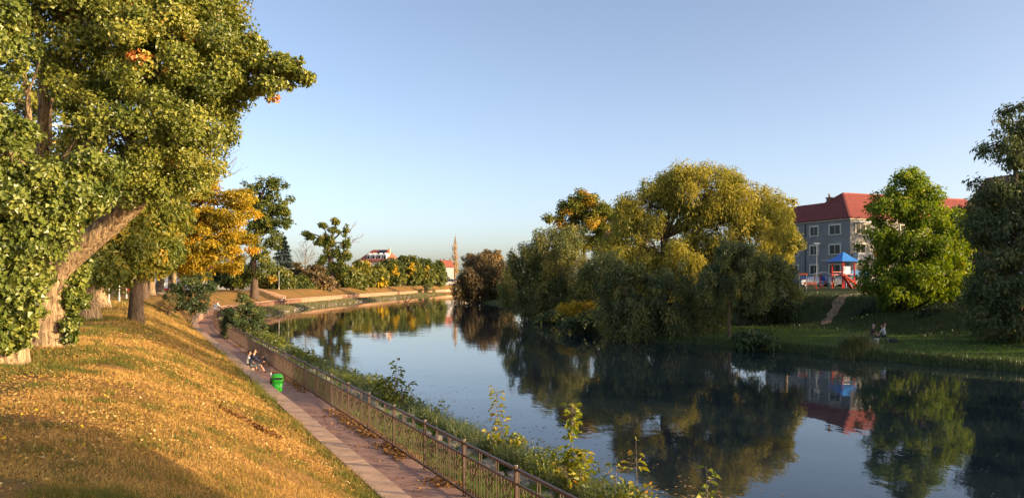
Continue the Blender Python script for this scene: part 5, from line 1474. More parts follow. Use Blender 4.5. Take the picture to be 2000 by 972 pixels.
# ------------------------------------------------------------------ people
def person(label, loc, rz, J, cloth, hair='hair_dark', scale=1.0, group=None):
    """J: joint dict in local space (x right, y forward, z up); body grown as one skin"""
    order = [('pelvis', 0.135, None), ('waist', 0.125, 'pelvis'), ('chest', 0.145, 'waist'), ('neck', 0.058, 'chest'), ('jaw', 0.072, 'neck'), ('head', 0.098, 'jaw'), ('crown', 0.07, 'head')]
    for s in ('l', 'r'):
        order += [('shoulder_' + s, 0.07, 'chest'), ('elbow_' + s, 0.048, 'shoulder_' + s), ('wrist_' + s, 0.032, 'elbow_' + s), ('palm_' + s, 0.036, 'wrist_' + s)]
        order += [('hip_' + s, 0.095, 'pelvis'), ('knee_' + s, 0.062, 'hip_' + s), ('ankle_' + s, 0.042, 'knee_' + s), ('toe_' + s, 0.036, 'ankle_' + s)]
    J = {k: np.array(v, float) for k, v in J.items()}
    for s, sx in (('l', -1), ('r', 1)):
        d = unit(J['wrist_' + s] - J['elbow_' + s]); J.setdefault('palm_' + s, J['wrist_' + s] + d * 0.07)
        side = unit(np.cross(d, (0, 0, 1.0)))
        for k in range(4):
            f = 'f%d_%s' % (k, s); off = (k - 1.5) * 0.021
            ln = (0.065, 0.078, 0.072, 0.055)[k]
            J[f] = J['palm_' + s] + d * 0.045 + side * off; J[f + 't'] = J[f] + d * ln * 0.8 + np.array((0, 0, -0.3)) * ln
            order += [(f, 0.0095, 'palm_' + s), (f + 't', 0.008, f)]
        J['th_' + s] = J['wrist_' + s] + d * 0.05 - side * 0.045 * sx; J['tht_' + s] = J['th_' + s] + d * 0.045 - side * 0.012 * sx
        order += [('th_' + s, 0.011, 'wrist_' + s), ('tht_' + s, 0.009, 'th_' + s)]
    names = [o_[0] for o_ in order]
    bm = bmesh.new(); sk = bm.verts.layers.skin.verify()
    vs = {}
    for nme, r_, par in order:
        v = bm.verts.new(J[nme] * scale); v[sk].radius = (r_ * scale, r_ * scale * (0.8 if nme in ('chest', 'waist', 'pelvis') else 1)); vs[nme] = v
        if par: bm.edges.new((vs[par], v))
    vs['pelvis'][sk].use_root = True
    me = bpy.data.meshes.new('body_cage'); bm.to_mesh(me); bm.free()
    tmp = bpy.data.objects.new('body_cage', me); C.objects.link(tmp)
    tmp.modifiers.new('skin', 'SKIN').use_smooth_shade = True
    sb_ = tmp.modifiers.new('sub', 'SUBSURF'); sb_.levels = 1; sb_.render_levels = 1
    dg = bpy.context.evaluated_depsgraph_get()
    body = bpy.data.meshes.new_from_object(tmp.evaluated_get(dg))
    bpy.data.objects.remove(tmp)
    root = thing('person', label, 'person', loc, group)
    # cloth by nearest bone
    segs = [(vs_ and J[p_] * scale, J[n_] * scale, n_) for n_, r_, p_ in order if p_ for vs_ in (1,)]
    kinds = {'waist': 'top', 'chest': 'top', 'neck': 'top', 'jaw': 'skin', 'head': 'skin', 'crown': 'skin'}
    mats = []
    for k in ('skin', 'top', 'sleeve', 'legs', 'shin', 'shoe'):
        mats.append(M[cloth.get(k, 'skin')] if k != 'skin' else M['skin'])
    idx = {'skin': 0, 'top': 1, 'sleeve': 2, 'legs': 3, 'shin': 4, 'shoe': 5}
    def kind_of(n_):
        b_ = n_.rsplit('_', 1)[0]
        if n_ in kinds: return kinds[n_]
        return {'shoulder': 'top', 'elbow': 'top', 'wrist': 'sleeve', 'palm': 'skin', 'hip': 'legs', 'knee': 'legs', 'ankle': 'shin', 'toe': 'shoe'}.get(b_, 'skin')
    body.materials.clear()
    for m_ in mats: body.materials.append(m_)
    cen = np.zeros(len(body.polygons) * 3); body.polygons.foreach_get('center', cen); cen = cen.reshape(-1, 3)
    best = np.full(len(cen), 1e9); mi = np.zeros(len(cen), int)
    for a, b, n_ in segs:
        d = b - a; t = np.clip(((cen - a) @ d) / max(d @ d, 1e-9), 0, 1)
        q = np.linalg.norm(cen - a - t[:, None] * d, axis=1)
        s_ = q < best; best[s_] = q[s_]; mi[s_] = idx[kind_of(n_)]
    low = (cen[:, 2] < J['pelvis'][2] * scale + 0.03) & (mi == 1) & (np.abs(cen[:, 0]) < 0.2)
    mi[low] = 3
    body.polygons.foreach_set('material_index', mi.astype(np.int32))
    o = bpy.data.objects.new('body', body); o.parent = root; C.objects.link(o)
    root.rotation_euler = (0, 0, rz)
    # face and hair ride on the head
    hd = J['head'] * scale; fw = unit(np.array((hd[0] - J['neck'][0] * scale, hd[1] + 0.12, 0.02)))
    fw = np.array((0, 1.0, 0)) if 'look' not in J else unit(J['look'])
    sd = np.cross(fw, (0, 0, 1.0))
    m = MB()
    r = 0.104 * scale
    V = []; F_ = []
    nr, ns = 7, 14
    for i in range(nr):
        th = i / (nr - 1) * 1.75
        for k in range(ns):
            a = 2 * math.pi * k / ns
            back = -math.cos(a)
            t2 = th * (1.0 if back > -0.2 else 0.62)
            dv = np.array((math.sin(t2) * math.sin(a), 0, 0))
            v = sd * math.sin(t2) * math.sin(a) * r * 0.95 + fw * math.sin(t2) * math.cos(a) * r * 1.05 + np.array((0, 0, math.cos(t2) * r * 1.12))
            V.append(hd + np.array((0, 0, 0.02 * scale)) - fw * 0.008 + v)
    for i in range(nr - 1):
        for k in range(ns):
            F_.append((i * ns + k, (i + 1) * ns + k, (i + 1) * ns + (k + 1) % ns, i * ns + (k + 1) % ns))
    m.add(V, F_)
    h = link_mesh('hair', m.mesh('hair', True), M[hair], root)
    m = MB()
    for s in (-1, 1):
        c = hd + fw * 0.088 * scale + sd * 0.034 * s * scale + np.array((0, 0, 0.004))
        m.lathe([(0.002, -0.008), (0.010, 0), (0.002, 0.008)], tuple(c), 6)
    link_mesh('eyes', m.mesh('eyes'), M['black'], root)
    m = MB()
    c = hd + fw * 0.10 * scale + np.array((0, 0, -0.028))
    m.add([c + (0, 0, 0.035), c + sd * 0.014 - (0, 0, 0.01), c - sd * 0.014 - (0, 0, 0.01), c + fw * 0.02 - (0, 0, 0.006)], [(0, 1, 3), (0, 3, 2), (1, 2, 3)])
    for s in (-1, 1):
        e = hd + sd * 0.095 * s * scale + np.array((0, 0, -0.01))
        m.lathe([(0.006, -0.03), (0.018, -0.01), (0.018, 0.015), (0.006, 0.03)], tuple(e), 6)
    link_mesh('nose_and_ears', m.mesh('nose_and_ears'), M['skin'], root)
    return root


def sit(seat=0.45, lean=0.1, arms=None, knee=0.48, spread=0.13, foot=0.45, look=None):
    z = seat + 0.10
    J = dict(pelvis=(0, 0, z), waist=(0, lean * 0.3, z + 0.2), chest=(0, lean * 0.8, z + 0.42), neck=(0, lean * 1.05, z + 0.55), jaw=(0, lean * 1.2 + 0.03, z + 0.62), head=(0, lean * 1.25 + 0.03, z + 0.71), crown=(0, lean * 1.25 + 0.01, z + 0.78))
    for s, x in (('l', -1), ('r', 1)):
        J['shoulder_' + s] = (x * 0.18, lean * 0.85, z + 0.46)
        J['hip_' + s] = (x * 0.10, 0.04, z - 0.01)
        J['knee_' + s] = (x * spread, knee, max(seat + 0.10, 0.40) if seat > 0.3 else 0.42)
        J['ankle_' + s] = (x * spread, foot, 0.09)
        J['toe_' + s] = (x * spread, foot + 0.15, 0.04)
        J['elbow_' + s] = (x * 0.24, 0.2 + lean * 0.4, z + 0.24)
        J['wrist_' + s] = (x * 0.15, 0.38, z + 0.12)
    if arms: J.update(arms)
    if look is not None: J['look'] = look
    return J


rzw = -R(64.8)
def wall_seat(Y, back=0.0): return (float(XL(-1.28 - back, Y)), Y, 0.0)
J = sit(0.27, 0.16, dict(elbow_l=(-0.25, 0.36, 0.72), wrist_l=(-0.12, 0.60, 0.76), elbow_r=(0.26, 0.36, 0.62), wrist_r=(0.10, 0.60, 0.58)), foot=0.66)
person('person in a navy jacket and shorts sitting on the low wall, arms stretched forward', wall_seat(36.6), rzw, J, dict(top='navy', sleeve='navy', legs='grey_cloth', shin='skin', shoe='shoe'), 'hair_dark', 0.95)
hp = np.array((float(XL(-1.28, 36.6)) + 0.905 * 0.72, 36.6 + 0.425 * 0.72, 0.64))
for yy_, lab in ((36.6, 'low stone block at the wall foot under the person in navy'), (37.6, 'low stone block at the wall foot under the smaller person')):
    q_ = wall_seat(yy_, 0.02)
    o_ = MB().box((q_[0], q_[1], 0.135), (0.36, 0.42, 0.26), -R(64.8)).build('stone_block', M['cap']); tag(o_, lab, 'block')
m = MB().lathe([(0.03, -0.12), (0.09, -0.09), (0.12, 0.0), (0.10, 0.08), (0.04, 0.12)], tuple(hp), 12, 1.0, 0.7)
hb_ = thing('small_bag', 'small dark rounded bag held up by the person in navy', 'bag', hp - (0, 0, 0.17))
m.build('bag_body', M['charcoal'], hb_, True)
MB().tube(curve_pts([hp + (-0.08, 0, 0.14), hp + (0, 0, 0.24), hp + (0.08, 0, 0.14)], 7), np.full(7, 0.012), 5).build('handle', M['brown_cloth'], hb_)
J = sit(0.27, 0.10, foot=0.55)
person('smaller person with dark hair and white shirt beside the one in navy', wall_seat(37.6, 0.0), rzw, J, dict(top='white_cloth', sleeve='skin', legs='charcoal', shin='skin', shoe='shoe'), 'hair_dark', 0.8)
# picnickers across the river on low stools
pa = P(1701, 668, 55.5); pb = P(1729, 668, 55.8)
za, zb = zg(pa[0], pa[1]), zg(pb[0], pb[1])
J = sit(0.34, 0.12, knee=0.42, foot=0.5)
person('grey haired person in black shirt sitting on the right bank lawn', (pa[0], pa[1], za), -R(100), J, dict(top='charcoal', sleeve='skin', legs='charcoal', shin='charcoal', shoe='shoe'), 'hair_grey')
J = sit(0.30, 0.16, dict(elbow_l=(-0.24, 0.1, 1.0), wrist_l=(-0.10, 0.05, 1.18)), knee=0.42, foot=0.45)
person('person in patterned white top with raised arm on the right bank lawn', (pb[0], pb[1], zb), R(80), J, dict(top='white_cloth', sleeve='skin', legs='charcoal', shin='charcoal', shoe='shoe'), 'hair_dark')
for q, z_, lab in ((pa, za, 'low folding stool under the person in black shirt'), (pb, zb, 'low folding stool under the person in patterned top')):
    st_ = thing('folding_stool', lab, 'stool', (q[0], q[1], z_))
    MB().box((q[0], q[1], z_ + 0.32), (0.4, 0.36, 0.03)).build('seat', M['charcoal'], st_)
    for x in (-0.17, 0.17):
        MB().bar((q[0] + x, q[1] - 0.16, z_), (q[0] + x, q[1] + 0.16, z_ + 0.31), 0.025, 0.025).build('leg', M['metal_light'], st_)
        MB().bar((q[0] + x, q[1] + 0.16, z_), (q[0] + x, q[1] - 0.16, z_ + 0.31), 0.025, 0.025).build('leg', M['metal_light'], st_)
bk = P(1712, 669, 54.6); bk[2] = zg(bk[0], bk[1])
bt_ = thing('white_bucket', 'white plastic bucket on the grass beside the picnickers', 'bucket', bk)
m = MB().lathe([(0.13, 0), (0.17, 0.34), (0.185, 0.34), (0.185, 0.37), (0.16, 0.37), (0.12, 0.03)], tuple(bk), 16); m.build('bucket_body', M['white_paint'], bt_, True)
MB().tube(curve_pts([bk + (-0.18, 0, 0.34), bk + (0, -0.18, 0.26), bk + (0.18, 0, 0.34)], 8), np.full(8, 0.006), 5).build('handle', M['metal_light'], bt_)
bg2 = P(1745, 671, 54.8); bg2[2] = zg(bg2[0], bg2[1])
db = thing('duffel_bag', 'black bag lying on the grass right of the picnickers', 'bag', bg2)
loft([ring(0.10, 0.2, 0.0)] + []) if False else None
m = MB().tube(curve_pts([bg2 + (-0.32, 0, 0.14), bg2 + (0, 0, 0.16), bg2 + (0.32, 0, 0.13)], 9), [0.05, 0.12, 0.15, 0.16, 0.16, 0.16, 0.15, 0.12, 0.05], 12); m.build('bag_body', M['charcoal'], db, True)
MB().tube(curve_pts([bg2 + (-0.14, 0, 0.3), bg2 + (0, 0, 0.38), bg2 + (0.14, 0, 0.3)], 7), np.full(7, 0.012), 5).build('handle', M['black'], db)
# people at the foot of the far stairs and on the far wall
for k, (Y, back, top, legs, lab) in enumerate([(140.0, -0.5, 'brown_cloth', 'charcoal', 'person in dark brown clothes sitting by the far stairs'), (142.2, -0.45, 'white_cloth', 'navy', 'person in white shirt sitting by the far stairs'), (143.6, -0.5, 'brown_cloth', 'brown_cloth', 'person in brown right of the white shirt by the far stairs'),
        (97.0, -0.35, 'blue_cloth', 'white_cloth', 'person in pale blue sitting on the far bend of the wall'), (100.0, -0.35, 'white_cloth', 'grey_cloth', 'person in white sitting on the far bend of the wall')]):
    h = float(wall_h(Y))
    J = sit(0.45, 0.1)
    person(lab, (float(XL(-1.2, Y)), Y, 0.02 if k < 3 else h - 0.45), -R(80), J, dict(top=top, sleeve=top, legs=legs, shin=legs, shoe='shoe'), group='people along the far path')

# ------------------------------------------------------------------ drift branch in the water
dbp = P(790, 593, 172)
dbp[2] = -0.7
drf = thing('drift_branch', 'dark dead branch sticking out of the water', 'branch', dbp)
bare_twigs(drf, [(dbp + (-2, 0, -0.2), (1, 0.1, 0.25), 3.0), (dbp + (0, 0, -0.2), (0.3, 0, 0.8), 1.6), (dbp + (1, 0, -0.2), (-0.6, 0, 0.5), 2.0), (dbp + (1, 0, 0), (1, 0, 0.1), 3.2)], np.random.default_rng(14), M['bark_dark'], 2, 0.11, 0.5)

# ------------------------------------------------------------------ saplings and weeds on the near bank
def sapling(label, u, Y, d, vt, n, L, lm, seed, spread=0.4, stems=3, base=0.5, lean=0.0, low=0.2, **kw):
    rng = np.random.default_rng(seed)
    b = np.array(((u - 1000) / FPX * Y, Y, 0.0)); b[2] = float(zl(dl(b[0], b[1]), Y)) - 0.03
    top = P(u, vt, Y)[2]; H = top - b[2]
    root = thing('sapling', label, 'sapling', b, 'saplings along the near water edge')
    mb = MB(); ps_, ts_, tn = [], [], []
    for k in range(stems):
        h = H * (1.0 if k == 0 else rng.uniform(0.45, 0.8))
        a = rng.uniform(0, 6.28); off = np.array((math.cos(a), math.sin(a), 0)) * spread * (0.25 if k == 0 else 1.0) * rng.uniform(0.5, 1)
        pts = curve_pts([b + off * 0.05, b + off * 0.4 + (0, 0, h * 0.5), b + off + (lean, 0, h)], 10)
        mb.tube(pts, np.linspace(0.014, 0.004, 10), 5)
        for j in range(int(n / stems)):
            t = low + (1 - low) * rng.random() ** 0.8
            q = pts[0] * 0 + np.array([np.interp(t, np.linspace(0, 1, 10), pts[:, c]) for c in range(3)])
            a2 = rng.uniform(0, 6.28); pl = rng.uniform(0.05, 0.22) * (1.2 - 0.5 * t)
            dv = np.array((math.cos(a2), math.sin(a2), rng.uniform(-0.1, 0.5)))
            e = q + dv * pl
            mb.tube([q, e], [0.004, 0.0025], 3, cap=False)
            ps_.append(e); ts_.append(unit(dv + np.array((0, 0, -0.7)))); tn.append(t)
    mb.build('stems', M['bark_grey'], root)
    p = np.array(ps_); t = np.array(ts_); nn = len(p)
    nrm = unit(np.array((0, 0, 1.0)) + 0.6 * rdir(rng, nn)); t = unit(t - nrm * np.sum(t * nrm, 1, keepdims=True) * 0.8)
    Ls = L * rng.uniform(0.7, 1.25, nn)
    V, F = leaf_np(p, nrm, t, Ls, Ls * 0.72, 0.2, 0.15, True)
    npmesh('leaves', V, [F], M[lm], root, np.repeat(np.clip(base + rng.normal(0, 0.17, nn), 0, 1), 2))
    return root

sapling('dark leaved sapling at the water behind the railing', 768, 28.6, 2.4, 700, 330, 0.16, 'leaf_mid', 501, 0.75, 7, 0.25)
sapling('sapling with orange tinged top left of the yellow pair', 968, 20.0, 2.3, 757, 60, 0.12, 'leaf_sapling', 502, 0.3, 1, 0.6, low=0.35)
sapling('bushy sapling with yellow and orange leaves above the bank weeds', 985, 20.1, 2.3, 815, 330, 0.14, 'leaf_sapling', 503, 0.65, 7, 0.55)
sapling('tall narrow sapling with bright yellow green leaves', 1116, 16.6, 2.3, 792, 190, 0.16, 'leaf_sapling', 504, 0.16, 2, 0.45)
sapling('low spreading sapling at the foot of the yellow green one', 1130, 16.3, 2.2, 880, 150, 0.15, 'leaf_sapling', 505, 0.6, 5, 0.6)
sapling('thin leaning sapling with few orange leaves near the bottom', 1245, 14.4, 2.2, 862, 60, 0.14, 'leaf_sapling', 506, 0.35, 3, 0.7, low=0.3)
sapling('young sapling with pale green leaves nearest the bottom edge', 1382, 12.7, 2.3, 908, 90, 0.14, 'leaf_sapling', 507, 0.28, 3, 0.3)
sapling('few leaved sapling low at the bottom edge of the water', 1200, 14.8, 2.2, 905, 40, 0.13, 'leaf_sapling', 508, 0.4, 3, 0.6)

rg = np.random.default_rng(600)


def blades(name, label, X, Y, Z, h, w, mat, tint, rng, lean=0.35, cat=None, bend=False, parent=None):
    n = len(X)
    a = rng.uniform(0, 2 * np.pi, n); s = np.stack([np.cos(a), np.sin(a), 0 * a], -1) * w[:, None]
    b = np.stack([X, Y, Z], -1)
    l = rng.normal(0, lean, (n, 2)) * h[:, None]
    tip = b + np.stack([l[:, 0], l[:, 1], h * np.sqrt(np.clip(1 - (l / h[:, None]) ** 2 @ np.ones(2) * 0.5, 0.15, 1))], -1)
    if bend:
        mid = b + np.stack([l[:, 0] * 0.3, l[:, 1] * 0.3, h * 0.6], -1)
        tip = tip + np.stack([l[:, 0] * 0.5, l[:, 1] * 0.5, -0.12 * h], -1)
        V = np.stack([b - s, b + s, mid + s * 0.7, mid - s * 0.7, tip], 1).reshape(-1, 3)
        i = np.arange(n)[:, None] * 5
        F = [i + np.array([0, 1, 2, 3]), i + np.array([3, 2, 4])]
        tint = np.concatenate([tint, tint])
    else:
        V = np.stack([b - s, b + s, tip], 1).reshape(-1, 3)
        F = [np.arange(3 * n).reshape(-1, 3)]
    return tag(npmesh(name, V, F, mat, parent, tint), label, cat, kind='stuff')


def left_scatter(n, y0, y1, d0, d1, rng, pw=2.0):
    """more per square metre close to the camera"""
    t = rng.random(n)
    Y = (y0 ** (1 - pw) + t * (y1 ** (1 - pw) - y0 ** (1 - pw))) ** (1 / (1 - pw))
    d = rng.uniform(d0, d1, n)
    X = XL(d, Y)
    return X, Y, d

# dry grass of the slope
n = 380000
X, Y, d = left_scatter(n, 5.5, 75, -13, -1.98, rg, 1.9)
vis = (np.abs(X) < Y * 0.70 + 0.5) & (fbm(X * 0.9 + 31, Y * 0.9, None, 91, 3) + 0.1 * rg.random(n) > 0.42)
X, Y, d = X[vis], Y[vis], d[vis]
g = fbm(X * 0.5 + 3, Y * 0.5, None, 21, 4)
edge = np.exp(-((d + 2.15) / 0.28) ** 2)
trk = np.exp(-((X + 11.8) ** 2 + (Y - 18.5) ** 2) / 7.0)
g2 = fbm(X * 0.22 + 11, Y * 0.22 + 4, None, 27, 3)
green = np.clip((g - 0.50) * 5 + (g2 - 0.5) * 4 + 0.55 * np.exp(-((X + 5.0) ** 2 / 12 + (Y - 7.5) ** 2 / 3.5)) + edge * 0.9 * (fbm(Y * 0.8, d * 0, None, 9, 2) > 0.42) + trk * 0.8, 0, 1)
h = (0.03 + 0.05 * rg.random(len(X)) * (0.4 + 1.2 * fbm(X * 2.2, Y * 2.2, None, 61, 2))) * (1 + 1.1 * green * rg.random(len(X))) * np.clip(Y / 14, 0.8, 2.6)
h = np.where(edge > 0.5, h * 1.5, h)
tint = np.clip(0.70 - 0.60 * green + rg.normal(0, 0.16, len(X)) + (fbm(X * 1.3, Y * 1.3, None, 71, 2) - 0.5) * 0.7, 0, 1)
blades('dry_grass', 'short dry straw coloured grass covering the left slope', X, Y, zl(d, Y) - 0.004, h, 0.0035 * np.clip(Y / 9, 0.8, 4), M['grass_dry'], tint, rg, 0.6, 'grass')
# ragged green tufts
nt = 520
Xc, Yc, dc = left_scatter(nt, 6, 40, -10, -2.1, rg, 1.3)
dc = np.where(rg.random(nt) < 0.45, -2.12 - np.abs(rg.normal(0, 0.18, nt)), dc); Xc = XL(dc, Yc)
gk = (fbm(Xc * 0.5 + 3, Yc * 0.5, None, 21, 4) > 0.47) | (dc > -2.5)
Xc, Yc = Xc[gk], Yc[gk]
k_ = np.repeat(np.arange(len(Xc)), 46); n = len(k_)
X = Xc[k_] + rg.normal(0, 0.085, n); Y = Yc[k_] + rg.normal(0, 0.085, n); d = dl(X, Y); ok_ = d < -2.0
X, Y, d = X[ok_], Y[ok_], d[ok_]; n = len(X)
blades('grass_tufts', 'ragged green grass tufts dotted over the dry slope', X, Y, zl(d, Y) - 0.01, rg.uniform(0.05, 0.15, n), 0.004 * np.clip(Y / 10, 0.8, 3), M['grass_dry'], np.clip(rg.normal(0.08, 0.1, n), 0, 1), rg, 0.5, 'grass', True)
# fallen leaves
n = 110000
X, Y, d = left_scatter(n, 5.5, 70, -12.5, -2.1, rg, 1.4)
den = fbm(X * 0.35, Y * 0.35 + 7, None, 33, 3)
kp = (np.abs(X) < Y * 0.70 + 0.5) & (rg.random(n) < np.clip((den - 0.37) * 4.5, 0.06, 1) * np.clip((Y - 6) / 8, 0.12, 1))
X, Y, d = X[kp], Y[kp], d[kp]; n = len(X)
p = np.stack([X, Y, zl(d, Y) + 0.012 + 0.025 * rg.random(n)], -1)
nr_ = unit(np.array((0, 0, 1.0)) + 0.6 * rdir(rg, n)); t = rdir(rg, n); t = unit(t - nr_ * np.sum(t * nr_, 1, keepdims=True))
Ls = rg.uniform(0.022, 0.062, n) * np.where(rg.random(n) < 0.04, 1.5, 1.0) * np.clip(Y / 15, 0.9, 1.9)
V, F = leaf_np(p, nr_, t, Ls, Ls * 0.7, 0.35, 0.3, False)
tt = np.clip(rg.normal(0.36, 0.26, n), 0, 0.92); tt = np.where(rg.random(n) < 0.012, 1.0, tt)
tag(npmesh('fallen_leaves', V, [F], M['litter'], None, np.repeat(tt, 2)), 'scattered dry fallen leaves over the left slope', 'leaves', kind='stuff')
# leaf filled hollows dug in the slope
for uu, vv, rr, lab in ((462, 852, 0.26, 'dark leaf filled hollow dug in the slope'), (520, 885, 0.20, 'smaller dark hollow further down the slope')):
    Yh = 16.4 if uu < 500 else 16.0
    xh = (uu - 1000) / FPX * Yh; n = 700
    a = rg.uniform(0, 6.28, n); r = rr * np.sqrt(rg.random(n)); X = xh + np.cos(a) * r * 1.4; Y = Yh + np.sin(a) * r; d = dl(X, Y)
    p = np.stack([X, Y, zl(d, Y) + 0.01 + 0.06 * rg.random(n)], -1)
    nr_ = rdir(rg, n); t = rdir(rg, n); t = unit(t - nr_ * np.sum(t * nr_, 1, keepdims=True)); Ls = rg.uniform(0.05, 0.1, n)
    V, F = leaf_np(p, nr_, t, Ls, Ls * 0.6, 0.4, 0.3, False)
    tag(npmesh('leaf_heap', V, [F], M['litter'], None, np.repeat(np.clip(rg.normal(0.0, 0.12, n), 0, 0.5), 2)), lab, 'leaves', kind='stuff')
# leaves drifted under the railing and on the path
n = 5200
X, Y, d = left_scatter(n, 11, 60, -0.34, 0.25, rg, 1.6)
sel = rg.random(n) < 0.12
d = np.where(sel, rg.uniform(-1.35, 0, n), d + rg.normal(0, 0.06, n)); X = XL(d, Y)
kp = fbm(Y * 0.9, d * 0.5, None, 12, 2) > 0.40
X, Y, d = X[kp], Y[kp], d[kp]; n = len(X)
p = np.stack([X, Y, 0.015 + 0.05 * rg.random(n) * (np.abs(d) < 0.3)], -1)
nr_ = unit(np.array((0, 0, 1.0)) + 0.7 * rdir(rg, n)); t = rdir(rg, n); t = unit(t - nr_ * np.sum(t * nr_, 1, keepdims=True))
Ls = rg.uniform(0.05, 0.11, n)
V, F = leaf_np(p, nr_, t, Ls, Ls * 0.6, 0.35, 0.25, True)
tag(npmesh('fallen_leaves', V, [F], M['litter'], None, np.repeat(np.clip(rg.normal(0.2, 0.15, n), 0, 0.8), 2)), 'brown leaves drifted along the foot of the railing', 'leaves', kind='stuff')
# grass strip and weeds between railing and water
n = 60000
X, Y, d = left_scatter(n, 8, 80, 0.25, 2.2, rg, 1.6)
h = rg.uniform(0.05, 0.16, n) * (0.7 + 0.9 * (fbm(X, Y, None, 44, 2) > 0.5)) * np.clip(Y / 20, 1, 1.6)
blades('grass_strip', 'strip of yellow green grass behind the railing', X, Y, zl(d, Y) - 0.01, h, 0.005 * np.clip(Y / 12, 1, 4), M['grass_green'], np.clip(rg.normal(0.75, 0.2, n), 0, 1), rg, 0.45, 'grass')
n = 46000
X, Y, d = left_scatter(n, 9, 90, 2.0, 3.9, rg, 1.5)
nzv = fbm(X * 0.7, Y * 0.7, None, 55, 3)
kp = rg.random(n) < np.clip((nzv - 0.3) * 3, 0.1, 1)
X, Y, d, nzv = X[kp], Y[kp], d[kp], nzv[kp]; n = len(X)
h = rg.uniform(0.25, 0.75, n) * (0.5 + 1.1 * nzv) * np.clip(1.1 - 0.2 * np.abs(d - 2.8), 0.5, 1)
blades('bank_weeds', 'tall tangled grasses and weeds along the near water edge', X, Y, zl(d, Y) - 0.02, h, 0.008 * np.clip(Y / 14, 1, 3), M['reed'], np.clip(rg.normal(0.4, 0.22, n), 0, 1), rg, 0.4, 'weeds', True)
# leafy weeds
n = 26000
X, Y, d = left_scatter(n, 9, 75, 1.9, 3.7, rg, 1.5)
nzv = fbm(X * 0.55 + 20, Y * 0.55, None, 66, 3)
kp = rg.random(n) < np.clip((nzv - 0.38) * 4, 0.03, 1)
X, Y, d, nzv = X[kp], Y[kp], d[kp], nzv[kp]; n = len(X)
p = np.stack([X, Y, zl(d, Y) + rg.random(n) ** 0.7 * np.clip((nzv - 0.3) * 2.6, 0.1, 0.95)], -1)
nr_ = unit(np.array((0, 0, 0.8)) + 0.8 * rdir(rg, n)); t = rdir(rg, n); t = unit(t - nr_ * np.sum(t * nr_, 1, keepdims=True))
Ls = rg.uniform(0.06, 0.13, n) * np.clip(Y / 22, 1, 2)
V, F = leaf_np(p, nr_, t, Ls, Ls * 0.55, 0.2, 0.2, False)
tag(npmesh('leafy_weeds', V, [F], M['leaf_mid'], None, np.repeat(np.clip(rg.normal(0.3, 0.2, n), 0, 0.85), 2)), 'low leafy weeds tangled along the near water edge', 'weeds', kind='stuff')
# far left strip greenery and far slope grass
n = 30000
Y = rg.uniform(70, 290, n); d = np.where(rg.random(n) < 0.6, rg.uniform(0.4, 3.6, n), rg.uniform(-8, -1.9, n)); X = XL(d, Y)
h = np.where(d > 0, rg.uniform(0.15, 0.45, n) * (0.4 + 1.2 * fbm(X * 0.3, Y * 0.3, None, 4, 2)), 0.1)
tint = np.clip(rg.normal(0.85, 0.2, n), 0, 1)
kp = d > 0
blades('grass_strip', 'green grass strip between far path and water', X[kp], Y[kp], zl(d, Y)[kp] - 0.02, h[kp], np.full(kp.sum(), 0.05), M['reed'], tint[kp], rg, 0.4, 'grass')
# lawn on the right bank, reeds along its edge
n = 70000
X = rg.uniform(14, 50, n); Y = rg.uniform(42, 72, n); e = er(X, Y)
kp = (e > 0.2) & (e < 14) & (X < Y * 0.68); X, Y, e = X[kp], Y[kp], e[kp]; n = len(X)
blades('lawn', 'green lawn of the right bank below the slope', X, Y, zr(X, Y, e) - 0.02, rg.uniform(0.05, 0.16, n), np.full(n, 0.014), M['grass_green'], np.clip(rg.normal(0.6, 0.2, n), 0, 1), rg, 0.4, 'grass')
n = 16000
k = rg.integers(0, len(_rp) - 1, 400000); t = rg.random(400000)
q = _rp[k] + (_rp[k + 1] - _rp[k]) * t[:, None]
sel = (q[:, 1] > 40) & (q[:, 1] < 120); q = q[sel][:n]; n = len(q)
off = rg.uniform(-0.3, 1.1, n); X = q[:, 0] + off * 0.9; Y = q[:, 1] + off * 0.3
h = rg.uniform(0.15, 0.55, n) * (0.3 + fbm(X * 0.5, Y * 0.5, None, 3, 2))
blades('reed_fringe', 'grassy reed fringe along the right waterline', X, Y, zr(X, Y) - 0.03, h, np.full(n, 0.02), M['reed'], np.clip(rg.normal(0.35, 0.2, n), 0, 1), rg, 0.25, 'reeds', True)
# big reed tuft
rt = gr(1665, 51.5); n = 2600
rt_ = thing('reed_clump', 'pale feathery reed clump at the lawn edge left of the picnickers', 'reeds', rt)
a = rg.uniform(0, 6.28, n); r = np.abs(rg.normal(0, 0.5, n)); X = rt[0] + np.cos(a) * r * 1.6; Y = rt[1] + np.sin(a) * r
o = blades('reed_blades', None, X, Y, zr(X, Y), rg.uniform(0.6, 1.9, n) * np.clip(1.15 - r * 0.6, 0.3, 1), np.full(n, 0.018), M['reed'], np.clip(rg.normal(0.6, 0.2, n), 0, 1), rg, 0.3, None, True, rt_)
# slope cover on the right bank
n = 26000
X = rg.uniform(12, 60, n); Y = rg.uniform(58, 92, n); e = er(X, Y)
kp = (e > 11) & (e < 24) & (X < Y * 0.66); X, Y, e = X[kp], Y[kp], e[kp]; n = len(X)
blades('slope_cover', 'dark rough grass and brush covering the right slope', X, Y, zr(X, Y, e) - 0.02, rg.uniform(0.1, 0.42, n), np.full(n, 0.03), M['leaf_dark'], np.clip(rg.normal(0.2, 0.2, n), 0, 1), rg, 0.5, 'undergrowth', True)

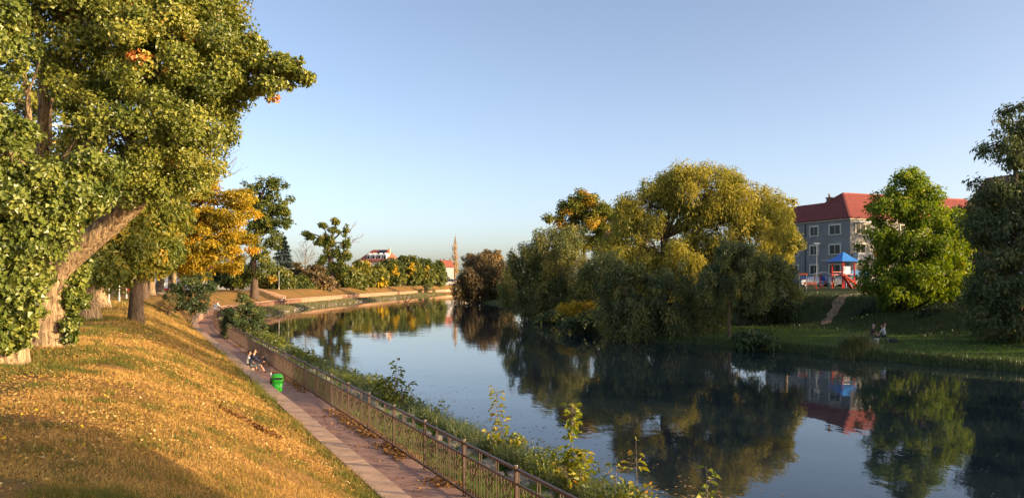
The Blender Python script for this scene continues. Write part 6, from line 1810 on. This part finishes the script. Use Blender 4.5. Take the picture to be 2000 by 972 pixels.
# stones laid along the near bank
se = thing('stone_edging', 'row of rough grey stones laid along the near bank', 'stones', (float(XL(1.6, 12)), 12.0, -0.1))
ws = wl(se)
sm = []
for k in range(6):
    m = MB(); bmx = bmesh.new(); bmesh.ops.create_icosphere(bmx, subdivisions=2, radius=0.5)
    r_ = np.random.default_rng(700 + k)
    sx = r_.uniform(0.7, 1.1, 3) * np.array((1, 0.8, 0.55))
    for v in bmx.verts:
        q_ = np.array(v.co); f_ = 0.75 + 0.5 * float(vnoise(q_[0] * 2.5 + 9, q_[1] * 2.5, q_[2] * 2.5, 700 + k))
        v.co = Vector(np.clip(q_ * f_, -0.36, 0.36) * sx)
    me = bpy.data.meshes.new('stone'); bmx.to_mesh(me); bmx.free(); me.materials.append(M['stone']); sm.append(me)
y = 9.5
while y < 60:
    for row in range(2):
        d_ = 1.55 + 0.45 * row + rg.normal(0, 0.09); yy = y + rg.normal(0, 0.1)
        s_ = rg.uniform(0.45, 0.8)
        o = link_mesh('stone', sm[rg.integers(0, 6)], None, se, tuple(np.array((float(XL(d_, yy)), yy, float(zl(d_, yy)) + 0.05 * s_)) - ws), rg.uniform(0, 6.28))
        o.scale = (s_, s_, s_ * rg.uniform(0.8, 1.2))
    y += 0.52 if y < 35 else 0.8
# stones at the far waterline
sf_ = thing('shore_stones', 'pale rocks lining the far left waterline', 'rocks', (float(XL(3.2, 110)), 110.0, -0.7)); ws = wl(sf_)
for k in range(150):
    yy = rg.uniform(92, 240); d_ = 3.1 + rg.normal(0, 0.35); s_ = rg.uniform(0.35, 1.0)
    o = link_mesh('rock', sm[rg.integers(0, 6)], None, sf_, tuple(np.array((float(XL(d_, yy)), yy, float(zl(d_, yy)) + 0.04)) - ws), rg.uniform(0, 6.28)); o.scale = (s_ * 1.4, s_, s_ * 0.8)

# leaves and scum drifting near the banks
n = 2600
Y = 14 + 90 * rg.random(n) ** 1.6; d = 3.7 + np.abs(rg.normal(0, 1.6, n)); X = XL(d, Y)
kp = fbm(X * 0.4, Y * 0.4, None, 88, 2) > 0.47
X, Y = X[kp], Y[kp]; n = len(X)
p = np.stack([X, Y, np.full(n, -0.694)], -1)
nr_ = unit(np.array((0, 0, 1.0)) + 0.06 * rdir(rg, n)); t = rdir(rg, n); t = unit(t - nr_ * np.sum(t * nr_, 1, keepdims=True))
Ls = rg.uniform(0.05, 0.12, n)
V, F = leaf_np(p, nr_, t, Ls, Ls * 0.7, 0.05, 0.0, False)
tag(npmesh('floating_leaves', V, [F], M['litter'], None, np.repeat(np.clip(rg.normal(0.35, 0.2, n), 0, 1), 2)), 'yellow leaves floating near the left water edge', 'leaves', kind='stuff')
